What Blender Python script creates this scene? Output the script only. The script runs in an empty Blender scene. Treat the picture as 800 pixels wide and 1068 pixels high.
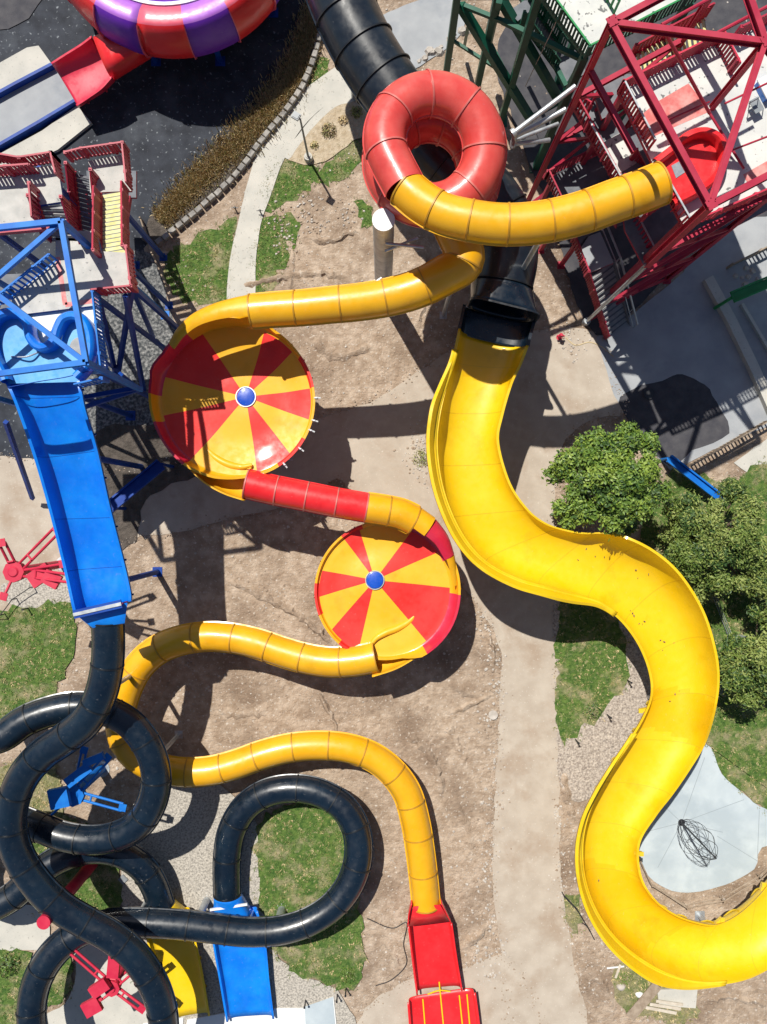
import bpy, bmesh, math, random
from mathutils import Vector, Matrix, Quaternion
random.seed(7)
sc = bpy.context.scene
COL = sc.collection
CAMH, FPX, CX, CY = 58.0, 812.0, 400.0, 534.0

def W(px, py, h=0.0):
    """image pixel at height h, projected back through the camera -> world position in metres"""
    k = (CAMH - h) / FPX
    return Vector(((px - CX) * k, -(py - CY) * k, h))

# ------------------------------------------------------------------ materials
def nodes_of(name):
    m = bpy.data.materials.new(name); m.use_nodes = True
    nt = m.node_tree
    return m, nt, nt.nodes['Principled BSDF']

def pm(name, c1, c2=None, scale=1.5, detail=5, lo=.35, hi=.65, rough=.5, rough2=None, bump=0.0, bscale=None, bdist=.05,
       coat=0.0, metal=0.0, speck=None, speck_scale=9, speck_at=(.68, .72), c3=None, scale3=.25, lo3=.45, hi3=.6, spec=.5,
       streak=None, stretch=None):
    m, nt, b = nodes_of(name)
    N, L = nt.nodes.new, nt.links.new
    tc = N('ShaderNodeTexCoord'); vec = tc.outputs['Object']
    if stretch:
        mp = N('ShaderNodeMapping'); mp.inputs['Scale'].default_value = stretch; L(vec, mp.inputs['Vector']); svec = mp.outputs[0]
    else: svec = vec
    def noise(s, d, v, r=.55):
        n = N('ShaderNodeTexNoise'); n.inputs['Scale'].default_value = s; n.inputs['Detail'].default_value = d
        n.inputs['Roughness'].default_value = r; L(v, n.inputs['Vector']); return n.outputs['Fac']
    def ramp(f, a, z):
        r = N('ShaderNodeMapRange'); r.inputs['From Min'].default_value = a; r.inputs['From Max'].default_value = z
        L(f, r.inputs['Value']); return r.outputs[0]
    def mixc(f, a, bcol):
        x = N('ShaderNodeMix'); x.data_type = 'RGBA'; L(f, x.inputs['Factor'])
        for s, v in ((x.inputs[6], a), (x.inputs[7], bcol)):
            if isinstance(v, tuple): s.default_value = v + (1,)
            else: L(v, s)
        return x.outputs[2]
    col = c1
    if c2:
        col = mixc(ramp(noise(scale, detail, svec), lo, hi), c1, c2)
    if c3:
        col = mixc(ramp(noise(scale3, 5, vec, .6), lo3, hi3), col, c3)
    if speck:
        col = mixc(ramp(noise(speck_scale, 2, vec), *speck_at), col, speck)
    if isinstance(col, tuple): b.inputs['Base Color'].default_value = col + (1,)
    else: L(col, b.inputs['Base Color'])
    b.inputs['Roughness'].default_value = rough
    if rough2 is not None:
        r = N('ShaderNodeMapRange'); r.inputs['From Min'].default_value = .35; r.inputs['From Max'].default_value = .65
        r.inputs['To Min'].default_value = rough; r.inputs['To Max'].default_value = rough2
        L(noise(2.3, 6, vec), r.inputs['Value']); L(r.outputs[0], b.inputs['Roughness'])
    b.inputs['Coat Weight'].default_value = coat; b.inputs['Coat Roughness'].default_value = .12
    b.inputs['Metallic'].default_value = metal; b.inputs['Specular IOR Level'].default_value = spec
    if bump:
        bp = N('ShaderNodeBump'); bp.inputs['Strength'].default_value = bump; bp.inputs['Distance'].default_value = bdist
        L(noise(bscale or scale * 4, 6, vec, .65), bp.inputs['Height']); L(bp.outputs[0], b.inputs['Normal'])
    return m

def gel(name, c, fade, rough=.28, coat=.35, stain=.72):
    """moulded glass-fibre gelcoat, slightly sun-faded and scuffed in patches"""
    return pm(name, c, fade, scale=.55, detail=8, lo=.38, hi=.72, c3=tuple(x * stain for x in c), scale3=.42, lo3=.56, hi3=.82, speck=tuple(min(1, x * .9 + .06) for x in c), speck_scale=5.5, speck_at=(.66, .80), rough=rough, rough2=rough + .2, coat=coat,
              bump=.06, bscale=1.1, bdist=.12)

M = {}
M['amber'] = gel('amber_gelcoat', (.75, .36, .004), (.79, .42, .014))
M['yellow'] = gel('yellow_gelcoat', (.76, .49, .002), (.79, .535, .012), rough=.36)
M['yellow_new'] = gel('newer_yellow_gelcoat', (.74, .435, .001), (.77, .475, .006), rough=.3)
M['yellow_edge'] = gel('yellow_rim_gelcoat', (.70, .47, .01), (.74, .53, .05))
M['red'] = gel('red_gelcoat', (.72, .016, .02), (.76, .03, .035))
M['coral'] = gel('faded_red_gelcoat', (.58, .052, .045), (.68, .11, .09))
M['crimson'] = gel('crimson_gelcoat', (.56, .016, .05), (.62, .04, .08))
M['wedge_red'] = gel('wedge_red_gelcoat', (.72, .016, .012), (.76, .03, .02), rough=.42, coat=.1)
M['wedge_yellow'] = gel('wedge_yellow_gelcoat', (.78, .39, .006), (.81, .45, .02), rough=.42, coat=.1)
M['blue'] = gel('blue_gelcoat', (.002, .155, .68), (.005, .235, .78))
M['hub_blue'] = gel('hub_blue_gelcoat', (.006, .06, .45), (.01, .09, .5))
M['pan_blue'] = gel('sky_blue_gelcoat', (.03, .26, .62), (.12, .42, .70))
M['black'] = gel('navy_black_gelcoat', (.003, .009, .019), (.006, .016, .029), rough=.24, coat=.5)
M['black_worn'] = gel('black_worn_gelcoat', (.005, .009, .016), (.014, .021, .031), rough=.28)
M['purple'] = gel('purple_gelcoat', (.115, .010, .38), (.16, .025, .44), rough=.4, coat=.1)
M['lilac'] = gel('lilac_gelcoat', (.40, .13, .60), (.46, .18, .64))
M['pinkred'] = gel('pink_red_gelcoat', (.70, .10, .16), (.74, .15, .2))
M['seam_dark'] = pm('dark_joint_sealant', (.05, .03, .015), rough=.6)
M['joint_yellow'] = pm('yellow_joint_sealant', (.55, .33, .01), (.62, .40, .02), rough=.5)
M['seam_black'] = pm('black_joint_sealant', (.006, .007, .01), (.02, .025, .03), rough=.4)
M['seam_red'] = pm('pink_joint_flange', (.50, .10, .09), (.62, .2, .17), rough=.4)
M['seam_yellow'] = pm('ochre_joint_flange', (.42, .20, .012), (.55, .30, .03), rough=.45)
M['galv'] = pm('galvanised_steel', (.42, .45, .48), (.55, .58, .60), scale=2.5, rough=.38, rough2=.55, metal=.65)
M['steel_red'] = pm('red_painted_steel', (.34, .012, .042), (.42, .03, .06), scale=1.2, rough=.5, spec=.4)
M['steel_scarlet'] = pm('scarlet_painted_steel', (.48, .014, .05), (.55, .035, .07), scale=1.2, rough=.5, spec=.4)
M['steel_pink'] = pm('pink_sunbleached_steel', (.55, .16, .17), (.62, .25, .25), scale=1.2, rough=.5)
M['steel_blue'] = pm('blue_painted_steel', (.003, .12, .50), (.008, .18, .58), scale=1.1, rough=.55, spec=.3)
M['steel_navy'] = pm('navy_painted_steel', (.003, .035, .24), (.006, .06, .32), scale=1.1, rough=.55, spec=.3)
M['steel_green'] = pm('green_painted_steel', (.004, .075, .045), (.008, .11, .065), scale=1.1, rough=.45)
M['steel_brightgreen'] = pm('bright_green_painted_steel', (.01, .22, .05), (.02, .28, .08), scale=1.1, rough=.45)
M['deck'] = pm('grey_deck_boards', (.40, .40, .38), (.52, .51, .48), scale=1.2, detail=8, rough=.8, bump=.25, bscale=6,
               speck=(.2, .2, .2), speck_scale=5, speck_at=(.66, .74))
M['deck_white'] = pm('white_deck_coating', (.62, .62, .58), (.50, .51, .50), scale=.9, detail=9, rough=.75, bump=.25, bscale=5,
                     speck=(.16, .16, .16), speck_scale=3.2, speck_at=(.64, .70))
M['deck_red'] = pm('worn_red_deck_paint', (.55, .13, .12), (.60, .30, .27), scale=1.4, detail=9, lo=.4, hi=.62, rough=.7, bump=.2, bscale=6)
M['deck_line'] = pm('red_deck_line', (.62, .15, .15), (.6, .3, .28), scale=3, rough=.7)
M['deck_dark'] = pm('dark_stair_deck', (.12, .13, .15), (.18, .19, .21), scale=1.5, rough=.8, bump=.2)
M['tread_yellow'] = pm('pale_yellow_stair_paint', (.57, .55, .21), (.66, .65, .36), scale=3, detail=8, rough=.7, bump=.2)
M['tread_grey'] = pm('grey_stair_tread', (.26, .27, .28), (.36, .36, .35), scale=3, rough=.75)
M['concrete'] = pm('pale_concrete', (.385, .325, .262), (.46, .40, .33), scale=.7, detail=12, rough=.9, bump=.4, bscale=8, bdist=.04,
                   c3=(.34, .265, .20), scale3=.34, lo3=.5, hi3=.68, speck=(.54, .49, .42), speck_scale=7, speck_at=(.66, .75))
M['path'] = pm('broomed_concrete_path', (.44, .43, .39), (.52, .50, .45), scale=.7, detail=8, rough=.9, bump=.3, bscale=9, bdist=.03,
               speck=(.33, .32, .29), speck_scale=6, speck_at=(.64, .72))
M['pad'] = pm('blue_grey_concrete', (.40, .46, .50), (.47, .53, .56), scale=.55, detail=9, rough=.85, bump=.2, bscale=7, bdist=.03,
              c3=(.36, .42, .46), scale3=.3)
M['pad_joint'] = pm('concrete_joint', (.26, .30, .33), rough=.9)
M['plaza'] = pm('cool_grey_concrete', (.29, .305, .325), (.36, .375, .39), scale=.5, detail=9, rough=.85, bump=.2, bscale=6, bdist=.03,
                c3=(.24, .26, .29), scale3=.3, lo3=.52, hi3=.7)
M['white_conc'] = pm('white_painted_concrete', (.68, .70, .70), (.76, .77, .76), scale=.6, detail=8, rough=.7, bump=.2, bscale=6, bdist=.03)
M['asphalt'] = pm('dark_basin_asphalt', (.012, .015, .023), (.032, .038, .052), scale=.8, detail=10, rough=.85, bump=.5, bscale=9, bdist=.04,
                  speck=(.22, .24, .26), speck_scale=3.6, speck_at=(.63, .74), c3=(.052, .06, .074), scale3=.33, lo3=.52, hi3=.68)
M['asphalt_patch'] = pm('asphalt_patch_and_shade', (.045, .045, .055), (.075, .073, .08), scale=1.2, detail=9, rough=.9, bump=.5, bscale=9, bdist=.04)  # real asphalt, and also the painted shade under the red and green towers
M['gravel_dark'] = pm('dark_grey_gravel', (.05, .055, .06), (.30, .30, .29), scale=4.5, detail=3, lo=.42, hi=.7, rough=.9, bump=1, bscale=5, bdist=.1)
M['gravel'] = pm('pinkish_gravel', (.20, .165, .14), (.54, .47, .40), scale=7.5, detail=5, lo=.33, hi=.66, rough=.9, bump=1, bscale=5, bdist=.1)
M['gravel_pale'] = pm('pale_gravel', (.19, .175, .155), (.50, .46, .40), scale=7.5, detail=5, lo=.3, hi=.6, rough=.9, bump=1, bscale=5, bdist=.1)
M['dirt'] = pm('dry_packed_dirt', (.325, .238, .168), (.485, .385, .295), scale=1.5, detail=14, lo=.36, hi=.64, rough=.95, bump=1.0, bscale=3.2, bdist=.2,
               c3=(.225, .16, .112), scale3=.24, lo3=.46, hi3=.66, speck=(.58, .52, .45), speck_scale=4.6, speck_at=(.60, .74))
M['soil'] = pm('dug_soil_and_shade', (.06, .05, .042), (.12, .1, .085), scale=1.4, detail=12, rough=.95, bump=1, bscale=3, bdist=.25)  # soil colour whose darkness also stands for shade by the blue tower
M['mulch'] = pm('tan_mulch', (.38, .30, .2), (.5, .42, .31), scale=3, detail=9, rough=.95, bump=1, bscale=5, bdist=.1)
M['lawn'] = pm('patchy_lawn', (.035, .095, .012), (.12, .19, .036), scale=3.4, detail=12, lo=.35, hi=.65, rough=.95, bump=1, bscale=6, bdist=.16,
               c3=(.34, .285, .17), scale3=.5, lo3=.5, hi3=.68, speck=(.32, .29, .15), speck_scale=4, speck_at=(.60, .74))
M['lawn_dry'] = pm('thin_dry_lawn', (.20, .19, .085), (.31, .27, .16), scale=2.2, detail=12, lo=.35, hi=.65, rough=.95, bump=1, bscale=6, bdist=.16,
                   c3=(.10, .145, .035), scale3=.5, lo3=.5, hi3=.66, speck=(.40, .34, .22), speck_scale=5, speck_at=(.60, .74))
M['blade_green'] = pm('green_grass_blade', (.07, .14, .025), (.15, .21, .05), scale=.9, rough=.8)
M['blade_dry'] = pm('straw_grass_blade', (.54, .41, .21), (.62, .5, .28), scale=.9, rough=.85)
M['blade_brown'] = pm('brown_grass_blade', (.36, .25, .13), (.44, .32, .17), scale=.9, rough=.85)
M['blade_olive'] = pm('olive_grass_blade', (.22, .22, .07), (.30, .28, .11), scale=.9, rough=.85)
M['stone'] = pm('grey_wall_block', (.27, .255, .235), (.38, .36, .33), scale=2.5, detail=8, rough=.9, bump=.6, bscale=8, c3=(.2, .19, .18), scale3=1.5)
M['rock'] = pm('loose_stone', (.36, .32, .28), (.56, .52, .47), scale=1.2, rough=.9, bump=.5)
M['clod'] = pm('earth_clod', (.27, .2, .145), (.38, .3, .23), scale=1.2, rough=.95, bump=.5)
M['leaf_a'] = pm('mid_green_leaf', (.085, .16, .018), (.12, .2, .03), scale=.8, rough=.55)
M['leaf_b'] = pm('deep_green_leaf', (.03, .075, .014), (.05, .1, .02), scale=.8, rough=.55)
M['leaf_c'] = pm('bright_green_leaf', (.17, .26, .03), (.22, .3, .05), scale=.8, rough=.5)
M['leaf_d'] = pm('olive_green_leaf', (.095, .155, .022), (.15, .205, .035), scale=.8, rough=.6)
M['leaf_e'] = pm('grey_green_leaf', (.19, .245, .055), (.26, .30, .08), scale=.8, rough=.6)
M['bark'] = pm('rough_bark', (.10, .07, .05), (.17, .13, .09), scale=5, rough=.95, bump=.8)
M['wood'] = pm('weathered_wood', (.24, .18, .13), (.36, .29, .22), scale=2.5, detail=9, rough=.9, bump=.4)
M['wood_pale'] = pm('pale_lumber', (.46, .40, .32), (.60, .54, .45), scale=2.5, detail=9, rough=.85, bump=.3)
M['black_metal'] = pm('black_metal', (.015, .016, .02), (.03, .03, .035), rough=.45)
M['lamp_grey'] = pm('grey_lamp_paint', (.20, .22, .24), (.26, .28, .3), rough=.45)
M['lens'] = pm('frosted_lens', (.6, .62, .62), rough=.25)
M['white_paint'] = pm('white_paint', (.74, .75, .75), (.66, .67, .68), scale=2, rough=.5)
M['rubber'] = pm('worn_mat', (.20, .23, .27), (.28, .31, .34), scale=4, rough=.8)

# ------------------------------------------------------------------ objects
def tag(o, label=None, cat=None, group=None, kind=None):
    if label: o['label'] = label
    if cat: o['category'] = cat
    if group: o['group'] = group
    if kind: o['kind'] = kind
    return o

def thing(name, label, cat, at, group=None):
    o = bpy.data.objects.new(name, None); COL.objects.link(o)
    o.location = at; o.empty_display_size = .5
    return tag(o, label, cat, group, 'thing')

def root_of(o):
    while o.parent: o = o.parent
    return o

class MB:
    """collects faces in world space; build() links them as ONE mesh object"""
    def __init__(s): s.v = []; s.f = []; s.m = []
    def face(s, idx, mi=0): s.f.append(idx); s.m.append(mi)
    def verts(s, pts):
        n = len(s.v); s.v.extend(Vector(p) for p in pts); return n
    def hexa(s, c8, mi=0):
        n = s.verts(c8)
        for q in ((3, 2, 1, 0), (4, 5, 6, 7), (0, 1, 5, 4), (1, 2, 6, 5), (2, 3, 7, 6), (3, 0, 4, 7)):
            s.face([n + i for i in q], mi)
    def box(s, c, sz, rz=0.0, mi=0):
        c = Vector(c); a, b, d = sz[0] / 2, sz[1] / 2, sz[2] / 2
        R = Matrix.Rotation(rz, 3, 'Z')
        s.hexa([c + R @ Vector((x * a, y * b, z * d)) for z in (-1, 1) for x, y in ((-1, -1), (1, -1), (1, 1), (-1, 1))], mi)
    def bar(s, p, q, w, h=None, mi=0):
        p, q = Vector(p), Vector(q); h = h or w
        t = (q - p)
        if t.length < 1e-6: return
        t.normalize()
        up = Vector((0, 0, 1)) if abs(t.z) < .97 else Vector((0, 1, 0))
        x = t.cross(up).normalized(); y = x.cross(t).normalized()
        x *= w / 2; y *= h / 2
        s.hexa([p - x - y, p + x - y, p + x + y, p - x + y, q - x - y, q + x - y, q + x + y, q - x + y], mi)
    def ibeam(s, p, q, w, h, mi=0, tf=.035):
        """rolled I-section: two flanges and a web"""
        p, q = Vector(p), Vector(q); t = (q - p).normalized()
        up = Vector((0, 0, 1)) if abs(t.z) < .97 else Vector((0, 1, 0))
        x = t.cross(up).normalized(); y = x.cross(t).normalized()
        o = y * (h / 2 - tf / 2)
        s.bar(p + o, q + o, w, tf, mi); s.bar(p - o, q - o, w, tf, mi); s.bar(p, q, tf, h - 2 * tf - .002, mi)
    def rod(s, p, q, r, r2=None, n=12, mi=0, cap=True):
        p, q = Vector(p), Vector(q); r2 = r if r2 is None else r2
        t = (q - p)
        if t.length < 1e-6: return
        t.normalize()
        up = Vector((0, 0, 1)) if abs(t.z) < .97 else Vector((0, 1, 0))
        x = t.cross(up).normalized(); y = x.cross(t).normalized()
        k = s.verts([p + (x * math.cos(a) + y * math.sin(a)) * r for a in (2 * math.pi * i / n for i in range(n))] +
                    [q + (x * math.cos(a) + y * math.sin(a)) * r2 for a in (2 * math.pi * i / n for i in range(n))])
        for i in range(n):
            j = (i + 1) % n; s.face([k + i, k + j, k + n + j, k + n + i], mi)
        if cap:
            s.face([k + i for i in range(n)][::-1], mi); s.face([k + n + i for i in range(n)], mi)
    def path(s, pts, r, n=8, mi=0):
        for a, b in zip(pts[:-1], pts[1:]): s.rod(a, b, r, n=n, mi=mi)
    def prism(s, pts, z0, z1, mi=0, mtop=None):
        n = len(pts)
        ar = sum(pts[i][0] * pts[(i + 1) % n][1] - pts[(i + 1) % n][0] * pts[i][1] for i in range(n))
        if ar < 0: pts = pts[::-1]
        k = s.verts([(p[0], p[1], z0) for p in pts] + [(p[0], p[1], z1) for p in pts])
        for i in range(n):
            j = (i + 1) % n; s.face([k + i, k + j, k + n + j, k + n + i], mi)
        s.face([k + i for i in range(n)][::-1], mi); s.face([k + n + i for i in range(n)], mi if mtop is None else mtop)
    def sheet(s, pts, z, mi=0):
        n = len(pts)
        ar = sum(pts[i][0] * pts[(i + 1) % n][1] - pts[(i + 1) % n][0] * pts[i][1] for i in range(n))
        if ar < 0: pts = pts[::-1]
        k = s.verts([(p[0], p[1], z) for p in pts]); s.face([k + i for i in range(n)], mi)
    def grid(s, rows, mi=0, closed=False, mfun=None):
        """rows: list of equally long point lists"""
        n = len(rows[0]); k = s.verts([p for r in rows for p in r])
        for i in range(len(rows) - 1):
            for j in range(n if closed else n - 1):
                a, b = k + i * n + j, k + i * n + (j + 1) % n
                s.face([a, b, b + n, a + n], mfun(i, j) if mfun else mi)
        return k
    def build(s, name, mats, parent=None, smooth=True, ang=38, solid=None):
        me = bpy.data.meshes.new(name)
        off = root_of(parent).location if parent else Vector((0, 0, 0))
        me.from_pydata([tuple(v - off) for v in s.v], [], s.f)
        if not isinstance(mats, (list, tuple)): mats = [mats]
        for m in mats: me.materials.append(M[m] if isinstance(m, str) else m)
        if len(mats) > 1: me.polygons.foreach_set('material_index', s.m)
        me.update()
        if smooth:
            me.shade_smooth(); me.set_sharp_from_angle(angle=math.radians(ang))
        o = bpy.data.objects.new(name, me); COL.objects.link(o)
        if parent: o.parent = parent
        if solid:
            md = o.modifiers.new('shell', 'SOLIDIFY'); md.thickness = abs(solid); md.offset = 1 if solid > 0 else -1
        return o

def single(mb, name, mats, label, cat, group=None, at=None, **kw):
    """a thing that is one mesh, its origin at its base"""
    if at is not None:
        at = Vector(at); mb.v = [v - at for v in mb.v]
    o = mb.build(name, mats, None, **kw)
    if at is not None: o.location = at
    return tag(o, label, cat, group, 'thing')

def struct(mb, name, mats, kind='structure', label=None, cat=None, **kw):
    return tag(mb.build(name, mats, None, **kw), label, cat, None, kind)

# ------------------------------------------------------------------ curves
def catmull(pts, step=.25):
    pts = [Vector(p) for p in pts]
    P = [pts[0] * 2 - pts[1]] + pts + [pts[-1] * 2 - pts[-2]]
    out = []
    for i in range(1, len(P) - 2):
        p0, p1, p2, p3 = P[i - 1:i + 3]
        t0 = 0; t1 = t0 + max((p1 - p0).length, 1e-4) ** .5; t2 = t1 + max((p2 - p1).length, 1e-4) ** .5; t3 = t2 + max((p3 - p2).length, 1e-4) ** .5
        n = max(2, int((p2 - p1).length / .08))
        for k in range(n):
            t = t1 + (t2 - t1) * k / n
            A1 = p0 * ((t1 - t) / (t1 - t0)) + p1 * ((t - t0) / (t1 - t0))
            A2 = p1 * ((t2 - t) / (t2 - t1)) + p2 * ((t - t1) / (t2 - t1))
            A3 = p2 * ((t3 - t) / (t3 - t2)) + p3 * ((t - t2) / (t3 - t2))
            B1 = A1 * ((t2 - t) / (t2 - t0)) + A2 * ((t - t0) / (t2 - t0))
            B2 = A2 * ((t3 - t) / (t3 - t1)) + A3 * ((t - t1) / (t3 - t1))
            out.append(B1 * ((t2 - t) / (t2 - t1)) + B2 * ((t - t1) / (t2 - t1)))
    out.append(pts[-1].copy())
    # resample by arc length
    L = [0]
    for a, b in zip(out[:-1], out[1:]): L.append(L[-1] + (b - a).length)
    n = max(2, round(L[-1] / step)); res = []; j = 0
    for k in range(n + 1):
        d = L[-1] * k / n
        while j < len(L) - 2 and L[j + 1] < d: j += 1
        f = (d - L[j]) / max(L[j + 1] - L[j], 1e-9)
        res.append(out[j].lerp(out[j + 1], min(1, max(0, f))))
    return res

def frames(c):
    F = []
    for i in range(len(c)):
        t = (c[min(i + 1, len(c) - 1)] - c[max(i - 1, 0)]).normalized()
        x = t.cross(Vector((0, 0, 1))).normalized(); y = x.cross(t).normalized()
        F.append((t, x, y))
    return F

_ring = {}
def ring_mesh(mat):
    """unit coupling ring, shared by all joints of one colour"""
    if mat in _ring: return _ring[mat]
    rows = []; n = 40
    for r, z in ((1.002, -.045), (1.055, -.045), (1.055, .045), (1.002, .045)):
        rows.append([Vector((math.cos(2 * math.pi * i / n) * r, math.sin(2 * math.pi * i / n) * r, z)) for i in range(n)])
    rows.append(rows[0])
    mb = MB(); mb.grid(rows, closed=True)
    me = bpy.data.meshes.new('flange'); me.from_pydata([tuple(v) for v in mb.v], [], mb.f); me.materials.append(M[mat])
    me.shade_smooth(); me.set_sharp_from_angle(angle=math.radians(40))
    _ring[mat] = me
    return me

def flange(parent, p, t, r, mat):
    o = bpy.data.objects.new('flange', ring_mesh(mat)); COL.objects.link(o); o.parent = parent
    o.location = p - root_of(parent).location
    o.rotation_mode = 'QUATERNION'; o.rotation_quaternion = t.to_track_quat('Z', 'Y')
    o.scale = (r, r, 1)

def tube(root, pts, r, mat, fl='seam_yellow', spacing=3.0, label=None, world=False, r2=None, n=30, first=True, last=True, fin=.07, name='tube', arc=None):
    c = catmull([p if world else W(*p) for p in pts]); F = frames(c)
    r2 = r if r2 is None else r2
    ang = []
    for i in range(n): ang.append((2 * math.pi * i / n, 0))
    # two lengthwise joint fins where the half shells are bolted together
    prof = []
    for a in (0, math.pi):
        prof += [(a - .05, 0), (a - .02, fin), (a + .02, fin), (a + .05, 0)]
    ang = sorted([(a % (2 * math.pi), f) for a, f in ang if min(abs(a), abs(a - math.pi), abs(a - 2 * math.pi)) > .06] + [(a % (2 * math.pi), f) for a, f in prof])
    if arc: ang = [(arc[0] + (arc[1] - arc[0]) * i / 16, 0) for i in range(17)]
    mb = MB(); outer = []; inner = []
    for i, (p, (t, x, y)) in enumerate(zip(c, F)):
        R = r + (r2 - r) * i / (len(c) - 1)
        outer.append([p + (x * math.cos(a) + y * math.sin(a)) * (R + f) for a, f in ang])
        inner.append([p + (x * math.cos(a) + y * math.sin(a)) * (R - .05) for a, f in ang])
    if arc:
        rows = [a + b[::-1] + [a[0]] for a, b in zip(outer, inner)]
        k = mb.grid(rows); mm_ = len(rows[0])
        mb.face([k + i for i in range(mm_ - 1)]); mb.face([k + (len(rows) - 1) * mm_ + i for i in range(mm_ - 1)][::-1])
        fl = None
    else:
        rows = [inner[0]] + outer + [inner[-1]]
        mb.grid(rows, closed=True); mb.grid(inner[::-1], closed=True)
    o = mb.build(name, mat, root)
    if label: o['label'] = label
    tot = sum((b - a).length for a, b in zip(c[:-1], c[1:]))
    m = max(1, round(tot / spacing))
    for k in range(m + 1 if fl else 0):
        if (k == 0 and not first) or (k == m and not last): continue
        i = round(k / m * (len(c) - 1))
        flange(o, c[i], F[i][0], r + (r2 - r) * i / (len(c) - 1), fl)
    return o, c, F

def post(root, p, top, r=.16, mat='galv', name='support_post'):
    """round steel leg with a bolted base plate, from the ground up to height top"""
    mb = MB(); q = Vector((p[0], p[1], 0))
    mb.rod(q + Vector((0, 0, .04)), q + Vector((0, 0, top)), r, n=14)
    mb.box(q + Vector((0, 0, .02)), (r * 3.6, r * 3.6, .04))
    return mb.build(name, mat, root)

def flume(root, st, mat, name='flume', alt=None, seams=None, label=None, step=.5, n=22, pw=2.6, lip=.16, ribs=2.6, rib_mat=None, caps=False, sub=True):
    """open channel; st rows = (Lx,Ly,Rx,Ry, floor height, left wall, right wall)"""
    Lp = [W(a, b, h + wl) for a, b, _, _, h, wl, wr in st]; Rp = [W(c, d, h + wr) for _, _, c, d, h, wl, wr in st]
    fl = [s[4] for s in st]
    # common parameter: resample every control interval equally
    def cr(vals, k):
        P = [vals[0] * 2 - vals[1]] + list(vals) + [vals[-1] * 2 - vals[-2]]
        out = []
        for i in range(1, len(P) - 2):
            a, b, c_, d = P[i - 1:i + 3]
            for j in range(k):
                t = j / k
                out.append(((b * 2) + (c_ - a) * t + (a * 2 - b * 5 + c_ * 4 - d) * t * t + (b * 3 - a - c_ * 3 + d) * t ** 3) * .5)
        out.append(vals[-1]); return out
    K = 6
    L, R, H = cr(Lp, K), cr(Rp, K), cr(fl, K)
    rows = []; outs = []
    for l, r_, h in zip(L, R, H):
        ac = r_ - l; ac.z = 0; ac.normalize()
        row = [l - ac * lip + Vector((0, 0, -.10)), l - ac * lip, ]
        for j in range(n + 1):
            s = math.sin(-math.pi / 2 + math.pi * j / n); c = math.cos(-math.pi / 2 + math.pi * j / n)
            u = math.copysign(abs(s) ** (2 / pw), s); dep = abs(c) ** (2 / pw)
            t = (u + 1) / 2
            zt = l.z if u < 0 else r_.z
            p = l.lerp(r_, t); p.z = zt + (h - zt) * dep
            row.append(p)
        row += [r_ + ac * lip, r_ + ac * lip + Vector((0, 0, -.10))]
        rows.append(row)
    mb = MB(); mb.grid([r[::-1] for r in rows], mfun=(lambda i, j: 1 if any(a * K <= i + (j - n / 2) * .28 < b * K for a, b in alt) else 0) if alt else None)
    o = mb.build(name, mat if not alt else [mat, 'yellow_new'], root, solid=-.06)
    if seams:
        dist = 0; nxt = seams * .5
        for i in range(1, len(rows) - 1):
            dist += (rows[i][n // 2] - rows[i - 1][n // 2]).length
            if dist > nxt:
                nxt += seams; t = (rows[i + 1][n // 2] - rows[i - 1][n // 2]).normalized() * .012
                src = [p + Vector((0, 0, .006)) + ((L[i] + R[i]) * .5 - p) * .003 for p in rows[i][2:-2]]
                sm = MB(); sm.grid([[p + t for p in src], [p - t for p in src]])
                sm.build('joint_line', 'joint_yellow' if 'yellow' in str(mat) else 'steel_navy', o)
    if label: o['label'] = label
    if ribs:
        dist = 0
        nxt = ribs * .5
        for i in range(1, len(rows) - 1):
            mid0 = rows[i - 1][n // 2]; mid = rows[i][n // 2]; dist += (mid - mid0).length
            if dist > nxt:
                nxt += ribs
                t = (rows[i + 1][n // 2] - mid0).normalized() * .05
                cen = (L[i] + R[i]) * .5 + Vector((0, 0, .2))
                a, b = [], []
                src = rows[i][3:-3]
                for p in src:
                    d = (p - cen); d -= t * (d.dot(t) / t.length_squared); d.normalize()
                    a.append(p + d * .068 - Vector((0, 0, .03))); b.append(p + d * .15 - Vector((0, 0, .06)))
                rb = MB()
                rb.grid([[p - t for p in a], [p - t for p in b], [p + t for p in b], [p + t for p in a], [p - t for p in a]])
                rb.build('flange', rib_mat or mat, o)
    return o, rows, L, R

def railing(root, pts, mat, h=1.15, gap=.27, w=.12, name='railing', mid=True, world=False, rail_mat=None, top=.09):
    P = [p if world else W(*p) for p in pts]; mb = MB(); up = Vector((0, 0, h))
    for a, b in zip(P[:-1], P[1:]):
        d = (b - a); ln = d.length
        if ln < .05: continue
        mb.bar(a + up, b + up, top, .06, 1 if rail_mat else 0)
        mb.bar(a + up * .12, b + up * .12, .06, .05)
        if mid: mb.bar(a + up * .86, b + up * .86, .05, .04)
        k = max(1, int(ln / gap))
        for i in range(k + 1):
            q = a + d * (i / k)
            big = i % 8 == 0
            mb.bar(q, q + up * .985, w * (1.5 if big else 1), w * (1.5 if big else .6))
    return mb.build(name, [mat, rail_mat or mat], root, smooth=False)

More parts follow.
